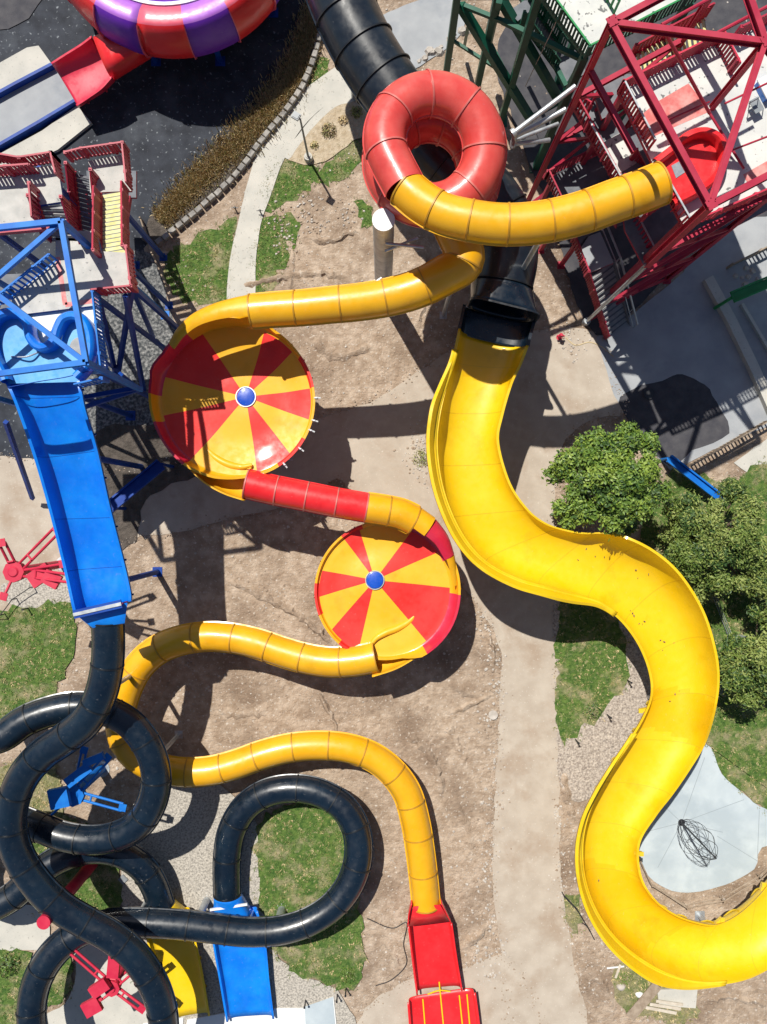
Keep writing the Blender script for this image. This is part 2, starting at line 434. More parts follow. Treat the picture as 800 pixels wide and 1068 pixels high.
def stairs(root, p0, p1, width, tread, stringer, n=None, name='stair_flight', rails=None, rail_sides=(1, -1), depth=.29, world=False, rail_gap=.24):
    a = p0 if world else W(*p0); b = p1 if world else W(*p1)
    d = b - a; rise = d.z; hd = Vector((d.x, d.y, 0)); ln = hd.length; hd.normalize()
    n = n or max(2, round(abs(rise) / .18)); sd = Vector((-hd.y, hd.x, 0)); rz = math.atan2(hd.y, hd.x)
    mb = MB(); run = ln / n
    for i in range(n):
        q = a + hd * (run * (i + .5)) + Vector((0, 0, rise * (i + 1) / n))
        mb.box(q - Vector((0, 0, .03)) - hd * run * .12, (run * .70, width, .06), rz)
        mb.box(q - Vector((0, 0, .08)) + hd * (run * .36), (run * .26, width, .03), rz, 2)
    for s in (1, -1):
        mb.bar(a + sd * s * (width / 2 + .04) + Vector((0, 0, -.08)), b + sd * s * (width / 2 + .04) + Vector((0, 0, -.08)), .07, .3, 1)
    o = mb.build(name, [tread, stringer, 'deck_dark'], root, smooth=False)
    if rails:
        for s in rail_sides:
            railing(root, [a + sd * s * (width / 2 + .1), b + sd * s * (width / 2 + .1)], rails, world=True, gap=rail_gap)
    return o

def rough_poly(pts, amp=.18, step=.5, closed=True, smooth=True):
    """polygon in plan with a softened, slightly ragged edge"""
    P = [W(x, y) for x, y in pts]
    if smooth:
        n = len(P); Q = []
        for i in range(n):
            a, b, c, d = P[i - 1], P[i], P[(i + 1) % n], P[(i + 2) % n]
            for j in range(4):
                t = j / 4
                Q.append(((b * 2) + (c - a) * t + (a * 2 - b * 5 + c * 4 - d) * t * t + (b * 3 - a - c * 3 + d) * t ** 3) * .5)
        P = Q
    out = []
    for i in range(len(P)):
        a, b = P[i], P[(i + 1) % len(P)]
        k = max(1, int((b - a).length / step))
        if (b - a).length > 40: k = 3
        for j in range(k):
            p = a.lerp(b, j / k)
            out.append((p.x + random.uniform(-amp, amp), p.y + random.uniform(-amp, amp)))
    return out

def inside(p, poly):
    x, y = p; c = False; n = len(poly)
    for i in range(n):
        x1, y1 = poly[i]; x2, y2 = poly[i - 1]
        if (y1 > y) != (y2 > y) and x < (x2 - x1) * (y - y1) / (y2 - y1) + x1: c = not c
    return c
# ================================================================== the setting
LAYER = [0]
SHEETS = {}
def sheet(name, pts, mat, amp=.12, step=.6, smooth=True):
    LAYER[0] += 1
    poly = rough_poly(pts, amp, step, smooth=smooth)
    mb = MB(); mb.sheet(poly, .004 * LAYER[0])
    o = struct(mb, name, mat, smooth=False)
    SHEETS.setdefault(name, []).append(poly)
    return poly, .004 * LAYER[0]

g = MB(); S = 320
g.verts([(x * S / 4 - S / 2, y * S / 4 - S / 2, 0) for y in range(5) for x in range(5)])
for y in range(4):
    for x in range(4):
        a = y * 5 + x; g.face([a, a + 1, a + 6, a + 5])
struct(g, 'ground', 'dirt', smooth=False)

sheet('basin_floor', [(-170, -170), (350, -170), (334, -40), (330, 40), (312, 85), (284, 122), (245, 165), (200, 210), (160, 248), (150, 262), (160, 285),
                      (150, 330), (150, 460), (120, 490), (-170, 500)], 'asphalt', amp=.05)
sheet('gravel_bed', [(60, 300), (150, 262), (168, 290), (178, 320), (190, 370), (188, 440), (165, 455), (60, 478)], 'gravel_dark')
lawn_polys = []
def lawn(pts, mat='lawn', amp=.3):
    p = sheet('lawn', pts, mat, amp=amp, step=.4); lawn_polys.append((p, mat)); return p
lawn([(172, 268), (190, 255), (225, 238), (246, 230), (243, 285), (238, 312), (200, 315), (176, 300)])
lawn([(268, 232), (300, 224), (314, 235), (308, 262), (290, 285), (280, 310), (262, 308)])
lawn([(276, 190), (292, 168), (318, 166), (330, 178), (322, 196), (300, 214), (272, 218)])
lawn([(330, 178), (352, 160), (376, 148), (380, 166), (356, 186), (336, 192)])
lawn([(328, 62), (343, 62), (338, 86), (322, 92)], amp=.1)
lawn([(372, 212), (386, 214), (390, 235), (378, 236)], 'lawn', .2)
# concrete walk that winds through the middle and forks to the left and to the bottom
sheet('concrete_walk', [(345, 432), (385, 420), (430, 392), (458, 372), (500, 352), (560, 344), (622, 346), (640, 400), (652, 430), (610, 440), (585, 470),
                        (578, 540), (581, 640), (583, 760), (584, 880), (590, 950), (600, 1010), (612, 1090), (540, 1090), (527, 1020), (518, 960), (514, 890),
                        (518, 800), (522, 720), (520, 670), (498, 632), (470, 592), (440, 556), (400, 535), (370, 528), (352, 500), (300, 528), (240, 540), (200, 552),
                        (130, 565), (60, 600), (20, 632), (-60, 660), (-60, 490), (40, 480), (120, 490), (190, 480), (270, 460)], 'concrete', amp=.1)
sheet('concrete_walk', [(372, 1095), (378, 1060), (400, 1035), (430, 1022), (460, 1020), (490, 1008), (530, 1000), (560, 1095)], 'concrete', amp=.15)
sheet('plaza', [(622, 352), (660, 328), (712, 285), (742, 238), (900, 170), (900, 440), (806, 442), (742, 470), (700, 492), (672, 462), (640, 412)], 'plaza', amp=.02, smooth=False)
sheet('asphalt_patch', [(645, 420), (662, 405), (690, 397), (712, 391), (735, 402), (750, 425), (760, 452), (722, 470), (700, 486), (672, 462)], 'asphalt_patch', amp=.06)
sheet('concrete_walk', [(765, 482), (808, 452), (900, 430), (900, 520), (812, 508), (790, 502)], 'path', amp=.05, smooth=False)
sheet('concrete_walk', [(390, 22), (470, -6), (482, 34), (424, 76), (402, 60)], 'plaza', amp=.05)
sheet('concrete_walk', [(-60, 20), (-60, -90), (60, -90), (30, 20)], 'asphalt_patch', amp=.05)
sheet('shade_dark_soil', [(98, 452), (165, 446), (205, 470), (222, 488), (186, 503), (152, 522), (142, 562), (112, 578), (96, 520)], 'soil', amp=.2)  # dug soil, darkened to carry the blue tower's deep shade
sheet('tower_shade_sheet', [(520, 40), (640, -40), (860, -40), (860, 190), (742, 240), (660, 326), (622, 350), (596, 300), (575, 225), (545, 150)], 'asphalt_patch', amp=.1)  # dark sheet painted in for the shade on the dirt below the towers
# garden walk beside the lamp
sheet('garden_path', [(372, 60), (378, 86), (352, 102), (326, 122), (308, 144), (294, 172), (282, 205), (272, 235), (267, 272), (264, 318), (238, 320), (240, 272),
                      (248, 235), (256, 200), (268, 160), (284, 130), (304, 106), (330, 84)], 'path', amp=.02, step=.8)
sheet('mulch_bed', [(372, 104), (384, 120), (380, 140), (368, 148), (340, 168), (318, 172), (298, 164), (306, 148), (326, 124), (350, 106)], 'mulch', amp=.05)
sheet('stone_edging', [(378, 88), (374, 104), (350, 112), (328, 132), (312, 152), (302, 166), (296, 160), (310, 142), (328, 121), (352, 102)], 'path', amp=.02)
# right hand lawns, gravel and the pale concrete pad
sheet('gravel_bed', [(578, 622), (620, 618), (692, 645), (694, 740), (650, 805), (602, 836), (582, 800), (582, 700)], 'gravel')
lawn([(583, 634), (612, 628), (640, 642), (653, 672), (652, 712), (632, 744), (604, 760), (584, 766)])
lawn([(690, 500), (720, 488), (760, 500), (920, 470), (920, 920), (850, 868), (800, 844), (768, 822), (742, 790), (730, 740), (720, 660), (670, 600), (670, 540)], 'lawn')
sheet('concrete_pad', [(736, 776), (752, 806), (776, 828), (806, 846), (930, 880), (930, 905), (806, 880), (786, 906), (756, 922), (722, 930), (694, 926), (672, 908), (660, 878), (676, 842), (700, 812)], 'pad', amp=.02)
z = .004 * (LAYER[0] + 1); LAYER[0] += 1
jm = MB()
for a, b in (((711, 858), (735, 790)), ((711, 858), (776, 834)), ((711, 858), (672, 868)), ((711, 858), (686, 905)), ((711, 858), (694, 842)), ((792, 845), (790, 895)), ((748, 872), (790, 898)), ((711, 858), (754, 868))):
    p, q = W(*a, z), W(*b, z); d = (q - p).normalized(); s = Vector((-d.y, d.x, 0)) * .02
    k = jm.verts([p - s, q - s, q + s, p + s]); jm.face([k, k + 1, k + 2, k + 3])
    d2 = None
struct(jm, 'pad_joints', 'pad_joint', smooth=False)
# bottom left
sheet('gravel_bed', [(0, 612), (40, 602), (78, 604), (80, 634), (20, 636)], 'gravel_pale')
lawn([(-60, 650), (-10, 640), (24, 632), (76, 630), (78, 668), (66, 706), (50, 735), (20, 760), (-60, 790)])
sheet('gravel_bed', [(164, 800), (205, 806), (240, 826), (268, 862), (276, 930), (284, 982), (302, 1008), (332, 1022), (356, 1040), (362, 1095), (150, 1095), (130, 980), (130, 880)], 'gravel_pale')
lawn([(266, 868), (282, 846), (310, 838), (340, 842), (362, 866), (370, 910), (374, 950), (380, 985), (372, 1030), (334, 1024), (304, 1010), (284, 985), (270, 930)], 'lawn')
lawn([(20, 870), (60, 850), (110, 872), (130, 930), (110, 970), (70, 965), (30, 925)], 'lawn')
lawn([(-60, 800), (10, 800), (60, 800), (60, 860), (-60, 880)], 'lawn_dry')
sheet('concrete_walk', [(-60, 938), (20, 942), (48, 950), (50, 985), (20, 990), (-60, 988)], 'path', amp=.03)
lawn([(-60, 992), (16, 990), (34, 1000), (38, 1040), (28, 1095), (-60, 1095)], 'lawn')
sheet('concrete_walk', [(78, 975), (104, 976), (124, 1005), (150, 1030), (158, 1095), (40, 1095), (46, 1060), (68, 1046), (80, 1015)], 'path', amp=.03)
lawn([(50, 1000), (68, 985), (76, 1000), (74, 1030), (58, 1048), (46, 1040)], 'lawn', .15)
lawn([(128, 1000), (140, 990), (154, 1010), (156, 1035), (146, 1034)], 'lawn', .15)
# right edge verge under the wood pile
lawn([(640, 1012), (662, 1002), (690, 1022), (722, 1032), (724, 1062), (680, 1062), (650, 1050)], 'lawn_dry', .3)
lawn([(588, 940), (600, 930), (606, 960), (596, 974)], 'lawn_dry', .3)

# grass blades standing on the lawns: nobody could count them
def grass(polyz, mats, n, name='grass'):
    poly, z = polyz; mb = MB()
    xs = [p[0] for p in poly]; ys = [p[1] for p in poly]
    x0, x1, y0, y1 = max(min(xs), -31), min(max(xs), 31), max(min(ys), -40), min(max(ys), 40)
    k = 0
    while k < n:
        k += 1
        x, y = random.uniform(x0, x1), random.uniform(y0, y1)
        if not inside((x + random.gauss(0, .28), y + random.gauss(0, .28)), poly): continue
        mi = random.choices(range(len(mats)), [6, 3, 1.4][:len(mats)])[0]
        for _ in range(5):
            a = random.uniform(0, 6.28); h = random.uniform(.05, .17); r = random.uniform(.05, .19)
            px, py = x + random.uniform(-.12, .12), y + random.uniform(-.12, .12)
            d = Vector((math.cos(a), math.sin(a), 0)); s = Vector((-d.y, d.x, 0)) * random.uniform(.015, .035)
            b = Vector((px, py, z))
            v = mb.verts([b - s, b + s, b + d * r + Vector((0, 0, h))]); mb.face([v, v + 1, v + 2], mi)
    tag(mb.build(name, mats, None, smooth=False), None, None, None, 'stuff')
for pz, mt in lawn_polys:
    xs = [p[0] for p in pz[0]]; ys = [p[1] for p in pz[0]]
    area = (min(max(xs), 31) - max(min(xs), -31)) * (min(max(ys), 40) - max(min(ys), -40))
    grass(pz, ['blade_green', 'blade_olive', 'blade_dry'] if mt == 'lawn' else ['blade_olive', 'blade_dry', 'blade_green'], int(max(area, 1) * 15))

# loose stones and clods strewn over the bare earth
roads = SHEETS['concrete_walk'] + SHEETS['basin_floor'] + SHEETS['plaza'] + SHEETS['concrete_pad'] + SHEETS['garden_path'] + SHEETS['gravel_bed']
mb = MB(); cnt = 0
def pebble(mb, x, y, r, mi, z=0):
    n = 6; a0 = random.uniform(0, 6)
    base = [Vector((x + math.cos(a0 + i * 1.047) * r * random.uniform(.8, 1.2), y + math.sin(a0 + i * 1.047) * r * random.uniform(.7, 1.1), z)) for i in range(n)]
    top = [p.lerp(Vector((x, y, z)), random.uniform(.3, .5)) + Vector((0, 0, r * random.uniform(.45, .8))) for p in base]
    k = mb.verts(base + top)
    for i in range(n):
        j = (i + 1) % n; mb.face([k + i, k + j, k + n + j, k + n + i], mi)
    mb.face([k + n + i for i in range(n)], mi)
cl = [(random.uniform(-30, 30), random.uniform(-38, 38)) for _ in range(60)]
while cnt < 5200:
    if random.random() < .5: x, y = random.uniform(-30, 30), random.uniform(-38, 38)
    else:
        c = random.choice(cl); x, y = random.gauss(c[0], 1.2), random.gauss(c[1], 1.2)
    if any(inside((x, y), p) for p in roads): continue
    cnt += 1
    pebble(mb, x, y, random.choice((.03, .04, .05, .05, .07, .1)) * random.uniform(.7, 1.2), 0 if random.random() < .55 else 1)
# rubble along the ragged edge of the walk
edge = [(505, 655), (512, 690), (518, 720), (510, 750), (516, 790), (516, 830), (514, 880), (508, 920), (506, 955), (520, 985), (500, 1000), (512, 1015), (586, 850), (588, 900), (590, 930), (596, 960),
        (440, 470), (436, 455), (445, 490), (430, 480), (590, 350), (600, 360), (300, 250), (330, 235), (360, 225), (318, 215), (290, 230)]
for ex, ey in edge:
    for _ in range(34):
        p = W(ex + random.gauss(0, 7), ey + random.gauss(0, 9)); pebble(mb, p.x, p.y, random.uniform(.03, .13), random.choice((0, 0, 1)), .02)
for poly_ in SHEETS['concrete_walk'][:2]:
    for i_ in range(len(poly_)):
        (x0, y0), (x1, y1) = poly_[i_ - 1], poly_[i_]
        if abs(x0) > 30 or abs(y0) > 39: continue
        for _ in range(7):
            f_ = random.random(); pebble(mb, x0 + (x1 - x0) * f_ + random.gauss(0, .22), y0 + (y1 - y0) * f_ + random.gauss(0, .22), random.choice((.03, .04, .05, .07)), random.choice((1, 1, 0)), .05)
struct(mb, 'loose_stones', ['rock', 'clod'], kind='stuff', smooth=False)

# low ridges and tyre ruts pushed up in the earth
ridge = MB()
def ridge_line(pts, w=.35, h=.09):
    c = catmull([W(*p) for p in pts], .3); rows = []
    for i, p in enumerate(c):
        t = (c[min(i + 1, len(c) - 1)] - c[max(0, i - 1)]).normalized(); s = Vector((-t.y, t.x, 0))
        ww = w * random.uniform(.6, 1.3); hh = h * random.uniform(.4, 1.3) * min(1, i / 3, (len(c) - 1 - i) / 3)
        o = s * random.uniform(-.1, .1)
        rows.append([p + o - s * ww + Vector((0, 0, -.02)), p + o - s * ww * .4 + Vector((0, 0, hh * .8)), p + o + s * ww * .3 + Vector((0, 0, hh)), p + o + s * ww + Vector((0, 0, -.02))])
    ridge.grid([r[::-1] for r in rows])
for pts in (((235, 605), (262, 616), (300, 636), (335, 660), (352, 678)), ((465, 710), (480, 720), (500, 728)), ((470, 745), (490, 735), (515, 722)),
            ((505, 655), (515, 680), (512, 700)), ((465, 748), (476, 775), (486, 800)), ((250, 300), (290, 290), (330, 285), (360, 288)), ((300, 250), (305, 280), (300, 310)),
            ((318, 245), (340, 252), (375, 240)), ((440, 260), (445, 300), (430, 350)), ((330, 720), (345, 745), (352, 765)), ((220, 735), (250, 745), (280, 740)),
            ((470, 830), (486, 860), (492, 900)), ((420, 760), (450, 790), (462, 830)), ((480, 990), (500, 975), (512, 960)), ((400, 980), (412, 1000), (420, 1015)),
            ((612, 1010), (630, 1030), (640, 1060)), ((735, 1045), (760, 1040), (800, 1048)), ((600, 860), (592, 830), (588, 800)), ((320, 350), (350, 372), (390, 360))):
    ridge_line(pts, random.uniform(.2, .45), random.uniform(.14, .26))
struct(ridge, 'earth_ridges', 'dirt')

sheet('planting_soil', [(340, 10), (332, 44), (316, 90), (280, 138), (240, 184), (200, 222), (164, 254), (150, 244), (170, 210), (214, 168), (256, 120), (296, 66), (316, 8)], 'soil', amp=.25)
# ------------------------------------------------------------------ dry grass border and the block wall
wall_line = [(334, 38), (326, 68), (316, 92), (298, 118), (272, 150), (248, 182), (222, 208), (196, 230), (164, 256)]
wl = catmull([W(*p) for p in wall_line], .62)
mb = MB()
for i, p in enumerate(wl[:-1]):
    d = wl[i + 1] - p
    q = p + d * .5 + Vector((random.uniform(-.03, .03), random.uniform(-.03, .03), 0))
    a = math.atan2(d.y, d.x) + random.uniform(-.05, .05); hh = random.uniform(.42, .5)
    R = Matrix.Rotation(a, 3, 'Z'); lo = []; 
    lo = [q + R @ Vector((x * .265, y * .2, 0)) for x, y in ((-1, -1), (1, -1), (1, 1), (-1, 1))]
    mid = [v + Vector((0, 0, hh - .05)) for v in lo]
    hi = [q + R @ Vector((x * .235, y * .16, hh)) for x, y in ((-1, -1), (1, -1), (1, 1), (-1, 1))]
    k = mb.verts(lo + mid + hi)
    for b in (0, 4):
        for j in range(4): mb.face([k + b + j, k + b + (j + 1) % 4, k + b + 4 + (j + 1) % 4, k + b + 4 + j])
    mb.face([k + 8, k + 9, k + 10, k + 11])
single(mb, 'retaining_wall', 'stone', 'low curved wall of grey stone blocks along the dry grass border', 'wall', smooth=False)

bl = catmull([W(*p) for p in ((330, 8), (318, 50), (298, 92), (270, 128), (236, 162), (200, 196), (168, 232))], .12)
mb = MB()
for _ in range(26000):
    i = random.randrange(len(bl) - 1); p = bl[i]; t = (bl[i + 1] - p).normalized(); s = Vector((-t.y, t.x, 0))
    f = i / len(bl); wd = .78 + .30 * math.sin(f * 3.1)
    b = p + s * random.gauss(0, wd * .56) + t * random.uniform(-.2, .2); b.z = 0
    a = random.uniform(0, 6.28); lean = abs(random.gauss(.10, .10)); h = random.uniform(.2, .62)
    tip = b + Vector((math.cos(a) * lean, math.sin(a) * lean, h)); sd = Vector((-math.sin(a), math.cos(a), 0)) * random.uniform(.014, .034)
    midp = b.lerp(tip, .55) + Vector((0, 0, h * .12))
    v = mb.verts([b - sd, b + sd, midp + sd * .8, midp - sd * .8, tip])
    mi = random.choices((0, 1, 2), (5, 4, 2.2))[0]
    mb.face([v, v + 1, v + 2, v + 3], mi); mb.face([v + 3, v + 2, v + 4], mi)
struct(mb, 'dry_grass_border', ['blade_dry', 'blade_brown', 'blade_olive'], kind='stuff', label='tall straw coloured ornamental grass behind the block wall', smooth=False)
# ================================================================== the water slides
def bowl(root, hub, hz, cen, R, floor_z, sectors, mats, wall_fun, hub_r, dish=.35, name='saucer', wcol=None, lean=.12, pegs=(),  tilt=(0, 0), label=None):
    """shallow riding saucer with painted sectors; sectors = [(deg0, deg1, material index)] seen from the hub, going counter clockwise"""
    H = W(hub[0], hub[1], hz); C = W(cen[0], cen[1], floor_z)
    angs = []
    for a, b, mi in sectors:
        k = max(2, int((b - a) / 4))
        angs += [(a + (b - a) * i / k, mi) for i in range(k)]
    ns = 14; cols = []; wallc = []
    for a, mi in angs:
        d = Vector((math.cos(math.radians(a)), math.sin(math.radians(a)), 0))
        o = Vector((H.x - C.x, H.y - C.y, 0)); bb = o.dot(d); t = -bb + math.sqrt(bb * bb - o.length_squared + R * R)
        rim = Vector((H.x, H.y, 0)) + d * t
        ro = (rim - Vector((C.x, C.y, 0))); ra = math.degrees(math.atan2(ro.y, ro.x)) % 360; rn = ro.normalized()
        col = []
        for j in range(ns + 1):
            s = j / ns; p = Vector((H.x, H.y, 0)).lerp(rim, s)
            zf = H.z + (floor_z - H.z) * s - dish * math.sin(math.pi * min(1, s * 1.02)) ** 2 * (s ** 1.5)
            zf += (p.x - C.x) * tilt[0] + (p.y - C.y) * tilt[1]
            col.append(Vector((p.x, p.y, zf)))
        hw = wall_fun(ra); b = col[-1]
        for j in range(1, 7):
            u = j / 6
            col.append(b + rn * (hw * ((lean if hw < 1.3 else lean * max(.12, 1 - (hw - 1.3) * 1.6)) * math.sin(u * 1.4))) + Vector((0, 0, hw * (1 - math.cos(u * 1.5)) / .93)))
        col.append(col[-1] + rn * .16); col.append(col[-1] - Vector((0, 0, .12)))
        cols.append((col, mi, rn, ra, hw))
    n = len(cols); mb = MB(); K = len(cols[0][0])
    k0 = mb.verts([p for c in cols for p in c[0]])
    for i in range(n):
        a, b = k0 + i * K, k0 + ((i + 1) % n) * K
        for j in range(K - 1):
            mb.face([a + j, a + j + 1, b + j + 1, b + j], cols[i][1] if (j < ns or not wcol) else wcol(cols[i][3]))
    o = mb.build(name, mats, root, solid=-.07)
    if label: o['label'] = label
    # joints: bolted rim flanges between the moulded rim panels
    for i in range(0, n, 4):
        col, mi, rn, ra, hw = cols[i]
        if hw < .2: continue
        tn = Vector((-rn.y, rn.x, 0)) * .035; rb = MB()
        src = col[ns - 3:-2]
        A = [p + rn * .08 - Vector((0, 0, .06)) for p in src]; B = [p + rn * .22 - Vector((0, 0, .10)) for p in src]
        rb.grid([[p - tn for p in A], [p - tn for p in B], [p + tn for p in B], [p + tn for p in A], [p - tn for p in A]])
        rb.build('flange', mats[mi if not wcol else wcol(ra)], o)
    pg = None
    for i in range(n):
        if any(a <= cols[i][3] <= b for a, b in pegs) and i % 4 == 0:
            p = cols[i][0][-2]; rn = cols[i][2]; pg = MB(); pg.bar(p - rn * .05 + Vector((0, 0, .05)), p + rn * .34 - Vector((0, 0, .12)), .09, .12); pg.bar(p + rn * .1 + Vector((0, 0, .1)), p + rn * .12 - Vector((0, 0, .5)), .12, .08)
            pg.build('bracket', 'white_paint', o)
    hb = MB(); hb.rod(H + Vector((0, 0, -.02)), H + Vector((0, 0, .05)), hub_r, hub_r * .97, n=40)
    hb.rod(H + Vector((0, 0, .05)), H + Vector((0, 0, .075)), hub_r * .97, hub_r * .86, n=40)
    for i_ in range(8):
        a_ = i_ * math.pi / 4; hb.rod(H + Vector((math.cos(a_), math.sin(a_), 0)) * hub_r * .75 + Vector((0, 0, .07)), H + Vector((math.cos(a_), math.sin(a_), 0)) * hub_r * .75 + Vector((0, 0, .1)), .03, n=6)
    hb.build('hub', 'hub_blue', root)
    rg = MB(); m = 40
    rows = [[H + Vector((math.cos(2 * math.pi * i / m) * r, math.sin(2 * math.pi * i / m) * r, zz)) for i in range(m)] for r, zz in ((hub_r * 1.0, .1), (hub_r * 1.1, .1), (hub_r * 1.1, -.02))]
    rg.grid(rows[::-1], closed=True); rg.build('hub_ring', 'galv', root)
    # spokes of the steel frame below and the legs that carry it
    fr = MB()
    for i in range(0, n, max(1, n // 10)):
        p = cols[i][0][ns]; fr.bar(Vector((H.x, H.y, H.z - .55)), Vector((p.x, p.y, p.z - .35)), .14, .22)
    fr.build('underframe', 'galv', root)
    post(root, H, H.z - .45, .3)
    return o, cols

def legs(root, c, r, idx, mat='galv', rad=.14):
    for f in idx:
        p = c[int(f * (len(c) - 1))]; post(root, p, p.z - r + .02, rad, mat)

# ---------------------------------------------------------------- 1. the amber and red saucer slide
t = thing('saucer_slide', 'long amber and red tube slide with a coral coil and two round striped saucers', 'water slide', W(300, 600))
pts = [(690, 191, 17.35), (668, 200, 17.3), (640, 210, 17.25), (610, 221, 17.15), (580, 229, 17.05), (550, 233.5, 16.95), (520, 234, 16.85), (490, 230, 16.75), (462, 223, 16.6), (440, 211, 16.5), (422, 196, 16.4)]
o, c, F = tube(t, pts, 1.06, 'amber', 'seam_yellow', 2.05, fin=.09)
post(t, c[int(.42 * len(c))], 15.8, .16)
# descending coil
C0 = W(455, 146, 16.0); turns = 1.80; R0 = 2.78; hpts = []
a0 = math.radians(222); N = 44
for i in range(N + 1):
    f = i / N; a = a0 - f * turns * 2 * math.pi
    z = 16.4 - 4.9 * f
    k = 1.0
    hpts.append(Vector((C0.x + math.cos(a) * R0 * k, C0.y + math.sin(a) * R0 * k, z)))
p_in = c[-1]; e0 = hpts[0]
hpts = [p_in] + hpts[2:]
o2, c2, F2 = tube(t, hpts, 1.12, 'coral', 'seam_red', 2.35, world=True, r2=1.34, first=False, fin=.06)
# widen towards the coil body
end = hpts[-1]
pts = [end] + [W(*p) for p in [(484, 272, 11.3), (462, 288, 11.1), (436, 301, 10.95), (405, 310, 10.8), (375, 315, 10.75), (345, 318, 10.7), (315, 321, 10.6), (285, 323, 10.5), (262, 325, 10.45)]]
o, c, F = tube(t, pts, 1.16, 'amber', 'seam_yellow', 2.6, world=True, r2=1.02, fin=.09)
legs(t, c, 1.0, (.2,), rad=.15)
tube(t, [(262, 325, 10.45), (244, 327.0, 10.4), (224, 331, 10.3), (206, 338, 10.1), (192, 349, 9.8), (183, 361, 9.4)], 1.02, 'amber', None, arc=(math.radians(-75), math.radians(118)), r2=.45, name='entry_hood')
# first saucer
sec1 = [(-166 + 360 - 27 + 0, 360 - 166 + 0, 0)]
sec1 = [(-20, 7, 0), (7, 43, 1), (43, 73, 0), (73, 124, 1), (124, 167, 0), (167, 194, 1), (194, 230, 0), (230, 279, 1), (279, 308, 0), (308, 340, 1)]
def wall1(a):
    keys = [(0, .35), (40, .35), (62, .5), (84, 1.9), (110, 2.1), (148, 1.9), (166, 1.1), (200, .9), (235, .9), (255, .7), (275, .25), (290, .3), (300, .35), (360, .35)]
    for (x0, y0), (x1, y1) in zip(keys[:-1], keys[1:]):
        if x0 <= a <= x1: return y0 + (y1 - y0) * (a - x0) / (x1 - x0)
    return .35
bowl(t, (256.5, 414), 6.3, (247, 418), 4.86, 6.75, sec1, ['wedge_red', 'wedge_yellow', 'crimson', 'amber'], wall1, .62, lean=.42, pegs=((282, 360), (0, 12)), wcol=lambda a: 2 if 125 < a < 172 or 194 < a < 232 else (0 if 7 < a < 60 and a < 34 or 300 < a < 330 else 3), name='saucer', tilt=(-.05, .02), dish=.55, label='larger striped saucer under the coil, its hub at the middle left of the site')
for d in ((235, 335), (165, 420), (205, 490), (300, 380), (290, 470)):
    p = W(d[0], d[1], 6.5); post(t, p, 6.2, .13)
# exit lip and red tube between the saucers
def roll(pts, r, mat='wedge_yellow'):
    c_ = catmull([W(*p) for p in pts], .12); F_ = frames(c_); rows_ = []
    for i, (p, (tt, x, y)) in enumerate(zip(c_, F_)):
        rr = r * (.25 + .75 * math.sin(math.pi * min(1, max(.04, (i + 1) / (len(c_) * .55)) * .5)))
        rows_.append([p + (x * math.cos(a) + Vector((0, 0, 1)) * math.sin(a)) * rr for a in [2 * math.pi * k / 14 for k in range(14)]])
    mb = MB(); k0 = mb.grid(rows_, closed=True); mb.face([k0 + i for i in range(14)]); mb.face([k0 + (len(rows_) - 1) * 14 + i for i in range(14)][::-1])
    return mb.build('lip_roll', mat, t)
roll([(206, 446, 6.35), (212, 462, 6.35), (222, 475, 6.4), (237, 484, 6.5), (252, 487, 6.6), (263, 485, 6.75)], .26)
flume(t, [(200, 490, 216, 478, 6.2, .9, .1), (214, 503, 234, 486, 6.1, 1.1, .2), (234, 514, 250, 489, 5.95, 1.2, .6), (255, 521, 262, 489, 5.8, 1.1, 1.0)], 'wedge_yellow', name='exit_lip', ribs=0, lip=.1)
o, c, F = tube(t, [(257, 504.5, 6.7), (285, 511, 6.6), (318, 517.5, 6.5), (350, 524, 6.4), (382, 529.5, 6.25)], .96, 'red', 'seam_red', 1.95, fin=.05)
legs(t, c, .96, (.45,))
o, c, F = tube(t, [(382, 529.5, 6.25), (402, 532.5, 6.15), (418, 536, 6.05), (431, 542, 5.9)], .98, 'amber', 'seam_yellow', 1.6, first=False, fin=.09)
tube(t, [(431, 542, 5.9), (445, 552, 5.8)], .98, 'amber', None, arc=(math.radians(62), math.radians(260)), name='entry_hood')
tube(t, [(445, 552, 5.75), (457, 564, 5.6), (466, 581, 5.4)], .92, 'crimson', None, arc=(math.radians(66), math.radians(260)), r2=.55, name='entry_hood')
tube(t, [(466, 581, 5.4), (470, 595, 5.2), (473, 610, 5.0)], .54, 'amber', None, arc=(math.radians(80), math.radians(250)), r2=.3, name='entry_hood')
sec2 = [(-6, 23.6, 1), (23.6, 53, 0), (53, 107, 1), (107, 127, 0), (127, 170, 1), (170, 197, 0), (197, 229, 1), (229, 257, 0), (257, 310, 1), (310, 354, 0)]
def wall2(a):
    keys = [(0, 1.0), (30, 1.1), (60, 1.1), (80, .8), (100, .35), (130, .3), (230, .3), (245, .2), (284, .2), (300, .9), (330, 1.0), (360, 1.0)]
    for (x0, y0), (x1, y1) in zip(keys[:-1], keys[1:]):
        if x0 <= a <= x1: return y0 + (y1 - y0) * (a - x0) / (x1 - x0)
    return .3
bowl(t, (391, 605), 4.5, (401, 616), 4.50, 4.35, sec2, ['wedge_red', 'wedge_yellow', 'crimson', 'amber'], wall2, .6, lean=.5, wcol=lambda a: 2 if 25 < a < 62 or 300 < a < 354 else (0 if 107 < a < 127 or 170 < a < 197 or 229 < a < 250 else 3), name='saucer', label='smaller striped saucer beside the bright yellow open slide')
for d in ((345, 640), (350, 570), (450, 650), (440, 570)):
    p = W(d[0], d[1], 4.2); post(t, p, 3.9, .13)
roll([(436, 636, 4.1), (428, 647, 4.15), (415, 655, 4.2), (402, 660, 4.3), (392, 666, 4.4), (386, 674, 4.45)], .26)
